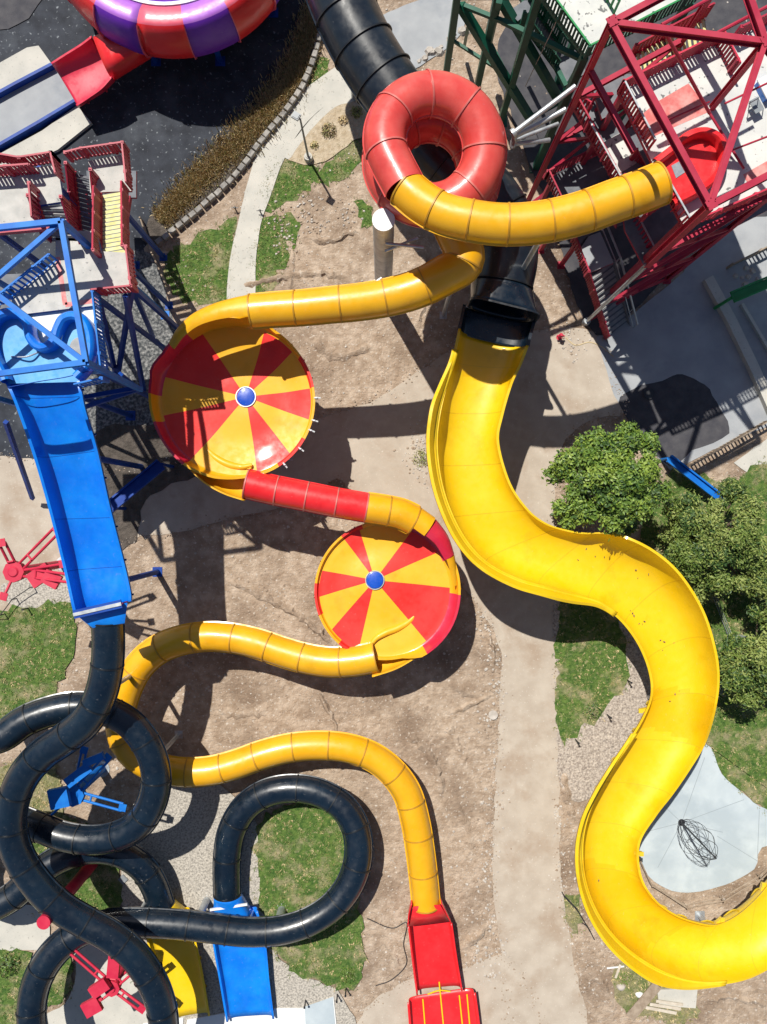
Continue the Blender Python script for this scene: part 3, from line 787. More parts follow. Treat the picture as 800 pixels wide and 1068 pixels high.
flume(t, [(412, 668, 432, 686, 3.75, .1, .85), (399, 668, 412, 697, 3.65, .35, 1.15), (384, 671, 388, 705, 3.5, .95, 1.3)], 'wedge_yellow', name='exit_lip', ribs=0, lip=.1)
pts = [(392, 685, 4.4), (372, 689, 4.3), (345, 690.5, 4.15), (320, 687, 4.0), (295, 680, 3.85), (268, 671, 3.7), (242, 665.5, 3.6), (215, 664, 3.5), (188, 668, 3.4), (164, 678, 3.3), (146, 694, 3.2), (134, 715, 3.1),
       (126, 742, 3.0), (127, 766, 2.9), (138, 786, 2.85), (160, 799, 2.8), (188, 805, 2.75), (218, 804, 2.7), (246, 797, 2.65), (274, 787, 2.6), (302, 780, 2.55), (332, 777.5, 2.5), (362, 780, 2.45), (388, 789, 2.35), (408, 804, 2.25), (424, 826, 2.1), (433, 856, 1.95), (438, 886, 1.8), (441.5, 914, 1.65), (444.5, 944, 1.5)]
o, c, F = tube(t, pts, 1.0, 'amber', 'seam_yellow', 2.6, fin=.09, r2=.98)
legs(t, c, 1.0, (.03, .14, .25, .36, .48, .6, .72, .84, .95), rad=.12)
# red run out with striped landing
flume(t, [(430, 943, 460, 943, .75, 1.4, 1.4), (427, 954, 466, 955, .65, 1.2, 1.2), (426, 966, 470, 963, .55, 1.05, 1.05)], 'red', name='exit_flare', ribs=0, lip=.08, pw=5)
cv = MB(); a = [W(431, 946, 2.35), W(459, 944, 2.35), W(469, 961, 1.75), (W(427, 966, 1.75))]
k = cv.verts(a); cv.face([k + 3, k + 2, k + 1, k]); cv.build('exit_hood', 'red', t, solid=-.06)
flume(t, [(427, 966, 470, 963, .5, 1.05, 1.05), (431, 1000, 475, 998, .42, .9, .9), (436, 1038, 481, 1034, .35, .75, .75)], 'red', name='run_out_chute', ribs=2.2, lip=.12, pw=5)
flume(t, [(427, 1046, 494, 1036, .28, .7, .7), (429, 1072, 498, 1066, .24, .65, .65), (432, 1110, 502, 1104, .2, .6, .6)], 'red', name='run_out_landing', ribs=2.2, lip=.16, pw=6)
st = MB()
for xa, xb in (((441, 1042), (446, 1104)), ((458, 1024), (466, 1104)), ((479, 1038), (486, 1104)), ((487, 1037), (493, 1104))):
    p, q = W(*xa, .36), W(*xb, .30); st.bar(p, q, .09, .03)
c = catmull([W(446, 1037, .38), W(458, 1033, .38), W(470, 1034, .38)], .1)
for a, b in zip(c[:-1], c[1:]): st.bar(a, b, .09, .03)
st.build('lane_stripe', 'yellow', t)

# ---------------------------------------------------------------- 2. black raft tube into the wide yellow flume
t = thing('raft_slide', 'wide bright yellow open slide winding down from a fat black tube', 'water slide', W(560, 560))
o, c, F = tube(t, [(336, -60, 9.8), (348, -20, 9.6), (366, 25, 9.4), (386, 62, 9.2), (410, 98, 9.0), (438, 134, 8.8), (472, 172, 8.5), (506, 204, 8.2), (526, 238, 7.9), (528, 268, 7.6), (523, 296, 7.4)],
               1.98, 'black_worn', 'seam_black', 2.3, n=40, fin=.08)
legs(t, c, 1.98, (.2, .42, .62, .82), rad=.2)
# square mouthed transition
fr = MB(); ring0 = []; ring1 = []; nn = 40
P0, (t0, x0, y0) = c[-1], F[-1]
A, B = W(489, 322, 6.2), W(554, 338, 6.2); dx = (B - A).normalized(); mid = (A + B) / 2 + Vector((0, 0, 1.35)); half = (B - A).length / 2
rows = []
for j in range(7):
    f = j / 6; row = []
    for i in range(nn):
        a = 2 * math.pi * i / nn; cs, sn = math.cos(a), math.sin(a)
        pw = 2 + 4 * f
        k = (abs(cs) ** pw + abs(sn) ** pw) ** (-1 / pw)
        pc = P0 + (x0 * cs + y0 * sn) * (1.99 if f < .01 else 2.02)
        sq = mid + (dx if dx.dot(x0) > 0 else -dx) * (cs * k * (half + .06)) + Vector((0, 0, 1.55)) * (sn * k)
        row.append(pc.lerp(sq, f))
    rows.append(row)
fr.grid(rows, closed=True); fr.build('tube_mouth', 'black', t, solid=.06)
rm = MB()
for j, (e, zz) in enumerate(((1.0, 0), (1.05, 0), (1.05, .16))): pass
last = rows[-1]; fw = (mid - P0); fw.z = 0; fw.normalize()
rr = [[mid + (p - mid) * s + fw * d for p in last] for s, d in ((.99, -.06), (1.045, -.06), (1.045, .06), (.99, .06), (.99, -.06))]
rm.grid(rr, closed=True); rm.build('mouth_rim', 'black_worn', t)
flume(t, [(486, 318, 556, 334, 6.3, 1.0, 1.0), (483, 332, 552, 348, 6.25, 1.1, 1.1), (480, 345, 549, 361, 6.2, 1.15, 1.15)], 'black', name='black_chute', ribs=0, lip=.2, pw=3)
Y = [(481.0, 343.0, 549, 360, 6.0, 1.45, 1.5), (473.8, 375.2, 541, 381, 5.9, 1.55, 1.5), (466.7, 401.8, 532, 400, 5.8, 1.65, 1.5), (459.5, 432.2, 522, 434, 5.7, 2.2, 1.5), (456.5, 464.6, 518, 462, 5.55, 2.3, 1.5), (461.5, 504.0, 530, 504, 5.4, 2.4, 1.45), (473.5, 539.2, 549, 532, 5.25, 2.45, 1.4), (490.2, 567.7, 567, 546, 5.05, 2.45, 1.4), (511.7, 588.3, 586, 553, 4.9, 2.4, 1.4), (542.9, 604.0, 608, 557, 4.75, 2.3, 1.5), (573.2, 612.2, 632, 557, 4.6, 2.2, 1.7), (601.9, 619.9, 656, 563, 4.45, 1.55, 2.6), (627.1, 629.1, 684, 578, 4.3, 1.45, 2.7), (650.0, 647.0, 709, 601, 4.15, 1.35, 2.8), (668.0, 672.0, 732, 638, 4.0, 1.35, 2.8), (679.0, 700.0, 745, 680, 3.85, 1.35, 2.8), (681.0, 725.0, 748, 712, 3.75, 1.35, 2.7), (672.0, 749.0, 743, 745, 3.65, 1.45, 2.6), (657.8, 773.1, 733, 776, 3.55, 1.55, 1.7), (641.7, 798.3, 717, 803, 3.45, 2.2, 1.6), (626.5, 824.5, 699, 829, 3.35, 2.3, 1.5), (614.5, 850.1, 682, 851, 3.25, 2.4, 1.4), (608.5, 880.0, 665, 880, 3.15, 2.45, 1.4), (610.5, 914.0, 667, 914, 3.05, 2.45, 1.35), (621.4, 946.8, 681, 938, 2.95, 2.4, 1.35), (640.9, 975.9, 700, 953, 2.85, 2.35, 1.35), (668.0, 999.1, 721, 962, 2.75, 2.3, 1.35), (698.9, 1015.9, 746, 966, 2.65, 2.25, 1.35), (733.3, 1024.5, 769, 956, 2.55, 2.2, 1.35), (770.0, 1022.0, 791, 937, 2.45, 2.15, 1.35), (803.0, 1008.0, 809, 915, 2.35, 1.65, 1.35), (850.0, 975.0, 838, 880, 2.25, 1.65, 1.35)]
o, rows, L, R = flume(t, Y, 'yellow', ribs=2.4, rib_mat='yellow_edge', lip=.17, pw=2.35, alt=[(0, 1.6), (16.2, 17.8), (23.0, 26.6)], seams=3.4)
lv = MB(); rl = random.Random(5)
for i, j, n_ in ((80, 9, 6), (88, 12, 4), (100, 12, 3), (64, 13, 4), (73, 15, 4), (140, 9, 2)):
    for _ in range(n_):
        a_ = rows[min(len(rows) - 1, i + rl.randint(-2, 2))][j + rl.randint(0, 2)]; p = a_ + Vector((rl.uniform(-.2, .2), rl.uniform(-.2, .2), .07)); q = rl.uniform(0, 6.28); l_ = rl.uniform(.05, .11)
        u_ = Vector((math.cos(q), math.sin(q), .15)) * l_; v_ = Vector((-math.sin(q), math.cos(q), 0)) * l_ * .5; k_ = lv.verts([p - u_, p + v_, p + u_ + Vector((0, 0, .03)), p - v_]); lv.face([k_, k_ + 1, k_ + 2, k_ + 3])
struct(lv, 'dead_leaves', 'bark', kind='stuff', label='dry brown leaves scattered in the yellow slide', smooth=False)
# raised splash guards along the outside of the bends
def guard(edge, other, i0, i1, hgt, name='splash_guard'):
    rows = []; m = i1 - i0
    for i in range(i0, i1 + 1):
        p = edge[i]; o_ = other[i]; d = (p - o_); d.z = 0; d.normalize()
        f = min(1, (i - i0) / 14, (i1 - i) / 14); f = f * f * (3 - 2 * f); h = .02 + hgt * f
        b = p + d * (.10 * f - .12 * (1 - f))
        rows.append([b, b + d * .16 + Vector((0, 0, .03)), b + d * (.20 + .14 * h) + Vector((0, 0, h * .6)), b + d * (.22 + .3 * h) + Vector((0, 0, h)), b + d * (.36 + .3 * h) + Vector((0, 0, h)), b + d * (.37 + .3 * h) + Vector((0, 0, h - .06 - .04 * f))])
    mb = MB(); mb.grid(rows if True else rows[::-1]); o = mb.build(name, 'yellow', t, solid=.05)
    for i in range(i0 + 4, i1 - 3, 5):
        p = rows[i - i0]; tn = (edge[i + 1] - edge[i]).normalized() * .03; d = (edge[i] - other[i]); d.z = 0; d.normalize()
        rb = MB(); A = [q + d * .02 for q in p[1:4]]; B = [q + d * .16 - Vector((0, 0, .02)) for q in p[1:4]]
        rb.grid([[q - tn for q in A], [q - tn for q in B], [q + tn for q in B], [q + tn for q in A], [q - tn for q in A]]); rb.build('flange', 'yellow_edge', o)
guard(L, R, 4, 76, .95)
guard(L, R, 106, 172, .95)
nL = len(L)
for f in (.02, .1, .19, .28, .37, .46, .55, .64, .73, .82, .91):
    i = int(f * (nL - 1)); m_ = (L[i] + R[i]) / 2; post(t, m_, rows[i][13].z - .12, .2)
for i in (100, 134, 163, 176):
    # short yellow outriggers on the inner edge
    if i < nL - 1:
        p = R[i] if i > 110 else L[i]; q = (L[i] if i > 110 else R[i]); d = (p - q); d.z = 0; d.normalize()
        br = MB(); br.bar(p - d * .05 - Vector((0, 0, .35)), p + d * .5 - Vector((0, 0, .35)), .22, .26); br.box(p + d * .42 - Vector((0, 0, .2)), (.3, .3, .06))
        br.build('outrigger', 'yellow_edge', t)

# ---------------------------------------------------------------- 3. blue raft flume that feeds the black coil tube
t = thing('blue_slide', 'bright blue open slide dropping from the blue tower into a looping black tube', 'water slide', W(110, 700))
B = [(2, 384, 79, 386, 14.55, .5, .5), (7, 396, 80, 397, 14.2, .8, .8), (14, 410, 82, 408, 14.0, 1.1, 1.1), (22, 430, 86, 428, 13.6, 1.2, 1.2), (38, 476, 98, 468, 12.7, 1.25, 1.2), (54, 532, 112, 530, 11.7, 1.25, 1.2), (68, 588, 126, 585, 10.9, 1.25, 1.2), (77, 628, 133, 616, 10.7, 1.25, 1.2), (80, 640, 134, 628, 10.6, 1.2, 1.2)]
o, rows, L, R = flume(t, B, 'blue', ribs=2.6, lip=.17, pw=4.0, seams=3.4)
for f in (.15, .5, .85):
    i = int(f * (len(L) - 1)); m_ = (L[i] + R[i]) / 2; post(t, m_, rows[i][13].z - .1, .2, 'steel_navy')
# end wall, walkway bar and hopper
hp = MB(); a, b = W(79, 641, 11.75), W(133, 629, 11.75); a2, b2 = W(97, 655, 11.0), W(130, 650, 11.0)
lo_ = [W(80, 640, 9.9), W(132, 630, 9.9), W(130, 652, 9.3), W(97, 656, 9.3)]
k = hp.verts([a, b, b2, a2] + lo_)
for q in ((3, 2, 1, 0), (4, 5, 6, 7), (1, 2, 6, 5), (2, 3, 7, 6), (3, 0, 4, 7)): hp.face([k + i for i in q][::-1])
hp.build('hopper', 'blue', t, solid=.05)
wb = MB(); p, q = W(77, 641, 12.0), W(127, 629.5, 12.0); wb.bar(p, q, .5, .12, 0); wb.bar(p + Vector((0, 0, .09)), q + Vector((0, 0, .09)), .2, .06, 1)
for e in (p, q): wb.rod(e, e - Vector((0, 0, .9)), .05, mi=2)
wb.build('catwalk', ['steel_navy', 'galv', 'steel_red'], t)
pts = [(112.5, 648, 10.2), (113, 675, 10.0), (111, 700, 9.8), (103, 730, 9.6), (88, 754, 9.35), (67, 771, 9.1), (44, 787, 8.85), (25, 809, 8.6), (14, 836, 8.35), (12, 866, 8.1), (20, 893, 7.85), (38, 921, 7.6), (62, 945, 7.35), (88, 961, 7.1),
       (114, 975, 6.9), (138, 994, 6.7), (157, 1020, 6.5), (168, 1048, 6.25), (170, 1080, 6.0), (158, 1112, 5.75), (128, 1134, 5.5), (90, 1134, 5.25), (56, 1114, 5.0), (38, 1086, 4.8), (33, 1054, 4.6), (40, 1020, 4.4), (58, 992, 4.2), (84, 972, 4.0), (116, 963, 3.85),
       (150, 962, 3.7), (186, 964, 3.55), (222, 968, 3.4), (258, 972, 3.25), (292, 970, 3.1), (322, 961, 2.95), (348, 944, 2.8), (366, 920, 2.65), (374, 892, 2.5), (371, 864, 2.35), (357, 841, 2.2), (334, 827, 2.05), (306, 822, 1.95), (278, 827, 1.85), (256, 842, 1.75), (242, 866, 1.65), (237, 894, 1.5), (237, 932, 1.3)]
o, c, F = tube(t, pts, .97, 'black', 'seam_black', 2.7, fin=.07, label='navy black tube looping twice below the blue flume')
legs(t, c, .97, (.05, .62, .7, .78, .86, .95), rad=.16)
fl = MB(); P0, (t0, x0, y0) = c[-1], F[-1]; rws = []
for j in range(6):
    f = j / 5; row = []
    for i in range(32):
        a = 2 * math.pi * i / 32; cs, sn = math.cos(a), math.sin(a); pw = 2 + 5 * f; k = (abs(cs) ** pw + abs(sn) ** pw) ** (-1 / pw)
        pc = P0 + (x0 * cs + y0 * sn) * .99
        sq = W(243, 952, .95) + Vector((cs * k * 1.35, 0, sn * k * .75))
        row.append(pc.lerp(Vector((sq.x if (x0.x > 0) else 2 * W(243, 952, .95).x - sq.x, sq.y, sq.z)), f))
    rws.append(row)
fl.grid(rws, closed=True); fl.build('exit_flare', 'blue', t, solid=.05)
sg = MB(); sg.bar(W(219, 949, 1.95), W(258, 943, 1.95), .16, .12); sg.build('flare_trim', 'white_paint', t)
flume(t, [(220, 950, 267, 950, .35, .75, .75), (224, 985, 275, 983, .32, .72, .72), (231, 1025, 279, 1023, .28, .68, .68), (238, 1066, 284, 1063, .22, .55, .55)], 'blue', name='run_out_lane', ribs=2.2, lip=.14, pw=4)

# ---------------------------------------------------------------- 4. second black coil, yellow lane
t = thing('coil_slide', 'lower navy black coil tube ending in a plain yellow run-out lane', 'water slide', W(130, 880))
pts = [(-70, 720, 8.2), (-46, 760, 8.0), (-20, 772, 7.8), (2, 768, 7.6), (26, 752, 7.4), (52, 742, 7.2), (80, 737, 7.0), (110, 741, 6.8), (136, 755, 6.6), (155, 780, 6.4), (163, 810, 6.2), (158, 838, 6.0), (144, 860, 5.8), (122, 872, 5.6), (96, 876, 5.4), (66, 872, 5.2), (40, 862, 5.0),
       (10, 852, 4.75), (-24, 856, 4.5), (-52, 880, 4.25), (-60, 912, 4.0), (-46, 940, 3.75), (-16, 948, 3.5), (12, 936, 3.25), (36, 914, 3.0), (62, 896, 2.75), (96, 886, 2.45), (126, 890, 2.2), (148, 904, 1.95), (160, 922, 1.65), (168, 944, 1.3)]
o, c, F = tube(t, pts, .96, 'black', 'seam_black', 2.7, fin=.07)
legs(t, c, .96, (.12, .3, .93), rad=.16)
fl = MB(); P0, (t0, x0, y0) = c[-1], F[-1]; rws = []
d = Vector((.30, -.95, 0)).normalized(); sx = Vector((d.y, -d.x, 0)); sx = sx if sx.dot(x0) > 0 else -sx; tgt = P0 + d * 1.1; tgt.z = .95
for j in range(6):
    f = j / 5; row = []
    for i in range(32):
        a = 2 * math.pi * i / 32; cs, sn = math.cos(a), math.sin(a); pw = 2 + 5 * f; k = (abs(cs) ** pw + abs(sn) ** pw) ** (-1 / pw)
        row.append((P0 + (x0 * cs + y0 * sn) * .98).lerp(tgt + sx * (cs * k * 1.35) + Vector((0, 0, sn * k * .75)), f))
    rws.append(row)
fl.grid(rws, closed=True); fl.build('exit_flare', 'yellow', t, solid=.05)
flume(t, [(150, 962, 196, 950, .32, .75, .75), (156, 985, 201, 975, .3, .7, .7), (168, 1025, 210, 1018, .27, .65, .65), (181, 1066, 217, 1060, .22, .55, .55)], 'yellow', name='run_out_lane', ribs=2.2, lip=.14, pw=4)

# ---------------------------------------------------------------- 5. purple bowl at the top left
t = thing('bowl_slide', 'purple and red segmented bowl slide with a red chute over the dark basin', 'water slide', W(182, -60))
C = Vector((-14.55, 40.15, 0)); mb = MB(); seg = 16; per = 5; n = seg * per
prof = [(7.0, 2.3), (8.0, 2.9), (8.5, 3.6), (8.62, 4.4), (8.5, 5.2), (8.25, 5.9), (7.95, 6.4), (7.75, 6.5), (7.1, 6.5), (6.45, 6.25)]
topn = 6
rows = []
for i in range(n):
    a = 2 * math.pi * (i / n) - math.pi / 2 - math.radians(13)
    rows.append([Vector((C.x + math.cos(a) * r, C.y + math.sin(a) * r, z)) for r, z in prof])
rows.append(rows[0])
cm = lambda i, j: (0 if (i // per) % 2 == 0 else 1) if j < topn else (3 if (i // per) % 2 == 0 else 2)
mb.grid([r for r in rows], mfun=cm)
mb.build('bowl_wall', ['red', 'purple', 'lilac', 'pinkred'], t, solid=.06)
ib = MB(); prof2 = [(6.45, 6.25), (6.2, 5.4), (5.4, 4.6), (4.0, 3.6), (2.0, 3.2), (.8, 2.9)]
rows = [[Vector((C.x + math.cos(2 * math.pi * i / n) * r, C.y + math.sin(2 * math.pi * i / n) * r, z)) for r, z in prof2] for i in range(n + 1)]
ib.grid(rows); ib.build('bowl_floor', 'purple', t, solid=.06)
rim = MB(); rows = []
for r, z in ((6.3, 6.27), (6.3, 6.36), (6.55, 6.40), (6.55, 6.31), (6.3, 6.27)):
    rows.append([Vector((C.x + math.cos(2 * math.pi * i / n) * r, C.y + math.sin(2 * math.pi * i / n) * r, z)) for i in range(n)])
rim.grid(rows, closed=True); rim.build('inner_rim', 'white_paint', t)
for i in range(0, n, per):
    a = 2 * math.pi * (i / n) - math.pi / 2 - math.radians(13); d = Vector((math.cos(a), math.sin(a), 0)); s = Vector((-d.y, d.x, 0)) * .03
    rb = MB(); A = [Vector((C.x, C.y, 0)) + d * (r + .02) + Vector((0, 0, z)) for r, z in prof[1:7]]; Bq = [p + d * .14 for p in A]
    rb.grid([[p - s for p in A], [p - s for p in Bq], [p + s for p in Bq], [p + s for p in A], [p - s for p in A]]); rb.build('flange', 'pinkred', t)
for a in (200, 250, 290, 335, 20, 70, 120, 160):
    a = math.radians(a); post(t, (C.x + math.cos(a) * 7.0, C.y + math.sin(a) * 7.0), 2.5, .2, 'steel_navy')
# enclosed throat and open red scoop
tb = MB(); p, q = W(148, 40, 3.0), W(108, 62, 2.4)
rowsq = []
for j in range(5):
    f = j / 4; pc = p.lerp(q, f); d = (q - p).normalized(); s = Vector((-d.y, d.x, 0)).normalized(); row = []
    for i in range(28):
        a = 2 * math.pi * i / 28; cs, sn = math.cos(a), math.sin(a); k = (abs(cs) ** 3.5 + abs(sn) ** 3.5) ** (-1 / 3.5)
        row.append(pc + s * cs * k * (1.15 + .2 * f) + Vector((0, 0, sn * k * 1.0)))
    rowsq.append(row)
tb.grid(rowsq, closed=True); tb.build('throat', 'red', t, solid=.06)
flume(t, [(96, 39, 116, 79, 1.55, 1.35, 1.35), (84, 48, 105, 91, 1.4, 1.25, 1.25), (68, 58, 91, 101, 1.25, 1.1, 1.1), (54, 67, 79, 109, 1.1, 1.0, 1.0)], 'crimson', name='scoop', ribs=1.6, lip=.14, pw=3)
for f in ((102, 66), (74, 84)): post(t, W(f[0], f[1]), 1.2, .14, 'steel_navy')
# ================================================================== the three slide towers
def poly_w(pts, h): return [W(x, y, h).xy for x, y in pts]
def deck(root, pts, h, mats, th=.22, name='deck', label=None):
    mb = MB(); mb.prism(poly_w(pts, h), h - th, h, 1 if len(mats) > 1 else 0, 0)
    o = mb.build(name, mats, root, smooth=False)
    if label: o['label'] = label
    return o
def beam(root, a, b, w, h, mat, name='beam', i=True):
    mb = MB(); p, q = W(*a), W(*b)
    (mb.ibeam if i else mb.bar)(p, q, w, h)
    return mb.build(name, mat, root, smooth=False)
def column(root, top, w, mat, name='column', z0=0, i=False):
    p = W(*top); mb = MB()
    if i: mb.ibeam(Vector((p.x, p.y, z0 + .03)), p, w, w)
    else: mb.bar(Vector((p.x, p.y, z0 + .03)), p, w, w)
    mb.box((p.x, p.y, z0 + .015), (w * 2.2, w * 2.2, .03))
    return mb.build(name, mat, root, smooth=False)
def at_h(p, h2):
    """same plan position, other height, back in image pixels"""
    w_ = W(*p); k = (CAMH - h2) / FPX
    return (w_.x / k + CX, -w_.y / k + CY, h2)
def lerp3(a, b, f):
    p = W(*a).lerp(W(*b), f); k = (CAMH - p.z) / FPX
    return (p.x / k + CX, -p.y / k + CY, p.z)

# ---------------------------------------------------------------- blue tower
t = thing('blue_tower', 'blue steel tower with red stair railings and yellow stairs at the left edge', 'slide tower', W(60, 340))
D = 15.0
deck(t, [(12, 309), (58, 271), (58, 240), (100, 241), (106, 262), (139, 264), (142, 303), (103, 307), (104, 318), (14, 329)], D, ['deck', 'steel_navy'])
deck(t, [(-50, 333), (12, 329), (104, 319), (112, 390), (80, 390), (-50, 398)], D - .25, ['white_conc', 'steel_navy'], name='pan_deck')
deck(t, [at_h((x, y, D), 9.5)[:2] for x, y in [(-60, 255), (58, 250), (58, 268), (10, 312), (-60, 350)]], 9.5, ['deck_dark', 'steel_navy'], name='added_lower_deck')  # added dark platform in the dark area left of the blue railing
lm = MB(); z = D + .006
for a, b in (((60, 268), (68, 318)), ((68, 318), (102, 313))):
    p, q = W(*a, z), W(*b, z); d = (q - p).normalized(); s = Vector((-d.y, d.x, 0)) * .13; k = lm.verts([p - s, q - s, q + s, p + s]); lm.face([k, k + 1, k + 2, k + 3])
lm.build('deck_line', 'deck_line', t, smooth=False)
deck(t, [(-50, 184), (60, 172), (66, 210), (40, 214), (42, 236), (-50, 245)], 16.7, ['deck', 'steel_navy'], name='upper_landing')
beam(t, (-50, 246, 16.7), (64, 235.5, 16.7), .3, .34, 'steel_red', 'edge_beam', i=False)
stairs(t, (55.5, 213, 16.7), (68, 252, D), 1.5, 'tread_grey', 'steel_red', n=7, rails='steel_red', rail_gap=.2)
stairs(t, (119.5, 265, D), (119, 200, 12.9), 1.4, 'tread_yellow', 'steel_red', n=15, rails='steel_red', rail_gap=.17)
deck(t, [(94, 201), (92, 168), (134, 160), (137, 199)], 12.9, ['deck', 'steel_red'], name='stair_landing')
stairs(t, (89, 182, 12.9), (96, 250, 9.9), 1.25, 'deck_dark', 'steel_red', n=14, rails='steel_red', rail_gap=.2)
deck(t, [(84, 252), (132, 252), (136, 285), (88, 285)], 9.9, ['deck_dark', 'steel_red'], name='stair_landing')
stairs(t, (118, 254, 9.9), (126, 208, 5.2), 1.25, 'deck_dark', 'steel_red', n=14)
deck(t, [(92, 206), (90, 178), (142, 178), (142, 206)], 5.2, ['deck_dark', 'steel_red'], name='stair_landing')
stairs(t, (100, 204, 5.2), (112, 285, 0), 1.25, 'deck_dark', 'steel_red', n=22)
railing(t, [(76, 168, 12.9), (92, 164, 12.9), (134, 158, 12.9), (138, 198, 12.9)], 'steel_red', gap=.2, rail_mat='steel_red')
railing(t, [(138, 264, D), (143, 304, D), (103, 308, D)], 'steel_red', gap=.2, rail_mat='steel_red')
railing(t, [(-50, 188, 16.7), (40, 181, 16.7)], 'steel_red', gap=.2)
railing(t, [(-50, 172, 16.7), (0, 169, 16.7), (30, 174, 16.7), (62, 169, 16.7), (67, 190, 16.7)], 'steel_red', gap=.2, rail_mat='steel_red')
railing(t, [(40, 200, 16.7), (43, 234, 16.7)], 'steel_red', gap=.22)
railing(t, [(-50, 357, D), (12, 311, D), (60, 272, D)], 'steel_blue', gap=.26, rail_mat='steel_blue')
railing(t, [(104, 309, D), (113, 392, D - .25)], 'steel_blue', gap=.2)
railing(t, [(113, 398, D - .25), (86, 404, D - .25)], 'steel_blue', gap=.2)
A, B, A2, B2 = (64, 231, 18.7), (90, 378, 18.7), (-82, 246, 18.7), (-62, 398, 18.7)
for a, b in ((A, B), (A, A2), (B, B2), (A2, B2)): beam(t, a, b, .28, .28, 'steel_blue', i=False)
beam(t, (A2[0], A2[1], 18.5), (B[0] - 3, B[1] - 2, 18.5), .26, .26, 'steel_blue', 'brace', i=False)
beam(t, (A[0], A[1], 18.5), (-50, 330, 18.5), .24, .24, 'steel_blue', 'brace', i=False)
for c in (A, A2, B2): column(t, c, .28, 'steel_blue')
beam(t, at_h(B, 9.9), B, .28, .28, 'steel_blue', 'column', i=False)
column(t, (96, 384, 14.6), .26, 'steel_navy')
for e in ((104, 372, 3), (100, 380, 5)): beam(t, at_h(B, 9.9), e, .2, .2, 'steel_navy', 'brace', i=False)
for c in ((138, 300, D - .25), (103, 312, D - .5), (12, 330, D - .5), (100, 245, D - .25), (-20, 230, 16.4), (40, 175, 16.4), (108, 196, 12.4)): column(t, c, .26, 'steel_navy')
for a, b in (((131, 308, 14.7), (150, 408, 4)), ((103, 312, 14.4), (122, 396, 3.5)), ((138, 300, 14.7), (160, 352, .3)), (at_h(B, 10.6), (66, 418, 10.6)), (at_h(B, 10.2), (72, 430, 8.5)),
             ((6, 440, 10), (34, 520, 1)), ((14, 330, 14.4), (60, 420, 4)), ((138, 300, 14.7), (122, 396, 3.5))):
    beam(t, a, b, .26, .26, 'steel_navy', 'brace', i=False)
# twin lobed start pans of the blue slide, standing on the tower deck
bs = [o for o in COL.objects if o.name == 'blue_slide'][0]
out = [(86, 398), (97, 386), (102, 368), (100, 346), (92, 332), (80, 327), (67, 331), (60, 342), (55, 356), (47, 360), (40, 353), (36, 338), (26, 326), (10, 324), (-4, 332), (-10, 350), (-6, 374), (2, 390), (6, 400)]
cv = catmull([W(x, y, D + .05) for x, y in out], .12)
fm = MB(); fm.prism([(p.x, p.y) for p in cv], D - .1, D + .0); fm.build('pan_floor', 'pan_blue', bs, smooth=False)
wm = MB(); fr_ = frames(cv)
def sec(p, x):
    return [p + x * .02 + Vector((0, 0, -.1)), p + x * .05 + Vector((0, 0, .35)), p + x * -.02 + Vector((0, 0, .62)), p + x * -.16 + Vector((0, 0, .74)), p + x * -.34 + Vector((0, 0, .72)), p + x * -.46 + Vector((0, 0, .58)), p + x * -.48 + Vector((0, 0, -.1))]
wm.grid([sec(p, f[1]) for p, f in zip(cv, fr_)]); wm.build('pan_wall', 'blue', bs)
lip_ = MB(); cc = W(83, 362, D + .03); lip_.rod(cc - Vector((0, 0, .02)), cc, .55, .5, n=24); lip_.build('standing_mat', 'tread_grey', bs)
for a, b in (((12, 372), (44, 366)), ((60, 362), (66, 344))):
    gm = MB(); c_ = catmull([W(*a, D + .02), W((a[0] + b[0]) / 2, (a[1] + b[1]) / 2 + 3, D + .35), W(*b, D + .02)], .1); gm.path(c_, .05); gm.build('grab_rail', 'galv', bs)
hs = MB(); c_ = catmull([W(8, 404, D + .5), W(40, 398, D + .62), W(70, 393, D + .6), W(96, 386, D + .8)], .2); hs.path(c_, .025); hs.build('hose', 'steel_navy', bs)

# ---------------------------------------------------------------- red tower
t = thing('red_tower', 'tall dark red steel tower with white deck and slatted railings at the upper right', 'slide tower', W(700, 240))
RD, RH = 16.2, 22.0
deck(t, [(645, 96), (748, 45), (764, 40), (840, 4), (900, 150), (806, 198), (742, 226), (713, 238)], RD, ['deck_white', 'steel_red'], th=.25)
rp = MB(); rp.prism(poly_w([(718, 87), (741, 116), (700, 134), (674, 146), (662, 126), (684, 107)], RD), RD + .003, RD + .008); rp.build('painted_patch', 'deck_red', t, smooth=False)
rp = MB(); rp.prism(poly_w([(775, 182), (800, 168), (806, 184), (782, 196)], RD), RD + .003, RD + .008); rp.build('painted_patch', 'deck_red', t, smooth=False)
P1, P2, P3 = (637, 25, RH), (797, 45, RH), (740, 215, RH)
P4, P6 = (876, 144, RH), (766, -44, RH)
for a, b, w_ in ((P1, P3, .28), (P1, P2, .27), (P2, P3, .25), (P3, P4, .30), (P1, P6, .28), (P2, P4, .28), (P2, P6, .28)): beam(t, a, b, w_, .42, 'steel_red')
for p in (P1, P2, P4, P6): column(t, p, .28, 'steel_red', i=True)
mb = MB(); mb.ibeam(W(*at_h(P3, 13.4)), W(*P3), .36, .36); mb.build('column', 'steel_red', t, smooth=False)
mb = MB(); c_ = W(*P3); mb.rod(Vector((c_.x, c_.y, 0)), Vector((c_.x, c_.y, 13.4)), .13, n=14); mb.rod(Vector((c_.x, c_.y, 0)), Vector((c_.x, c_.y, .5)), .3, .26, n=16); mb.build('column', 'galv', t)
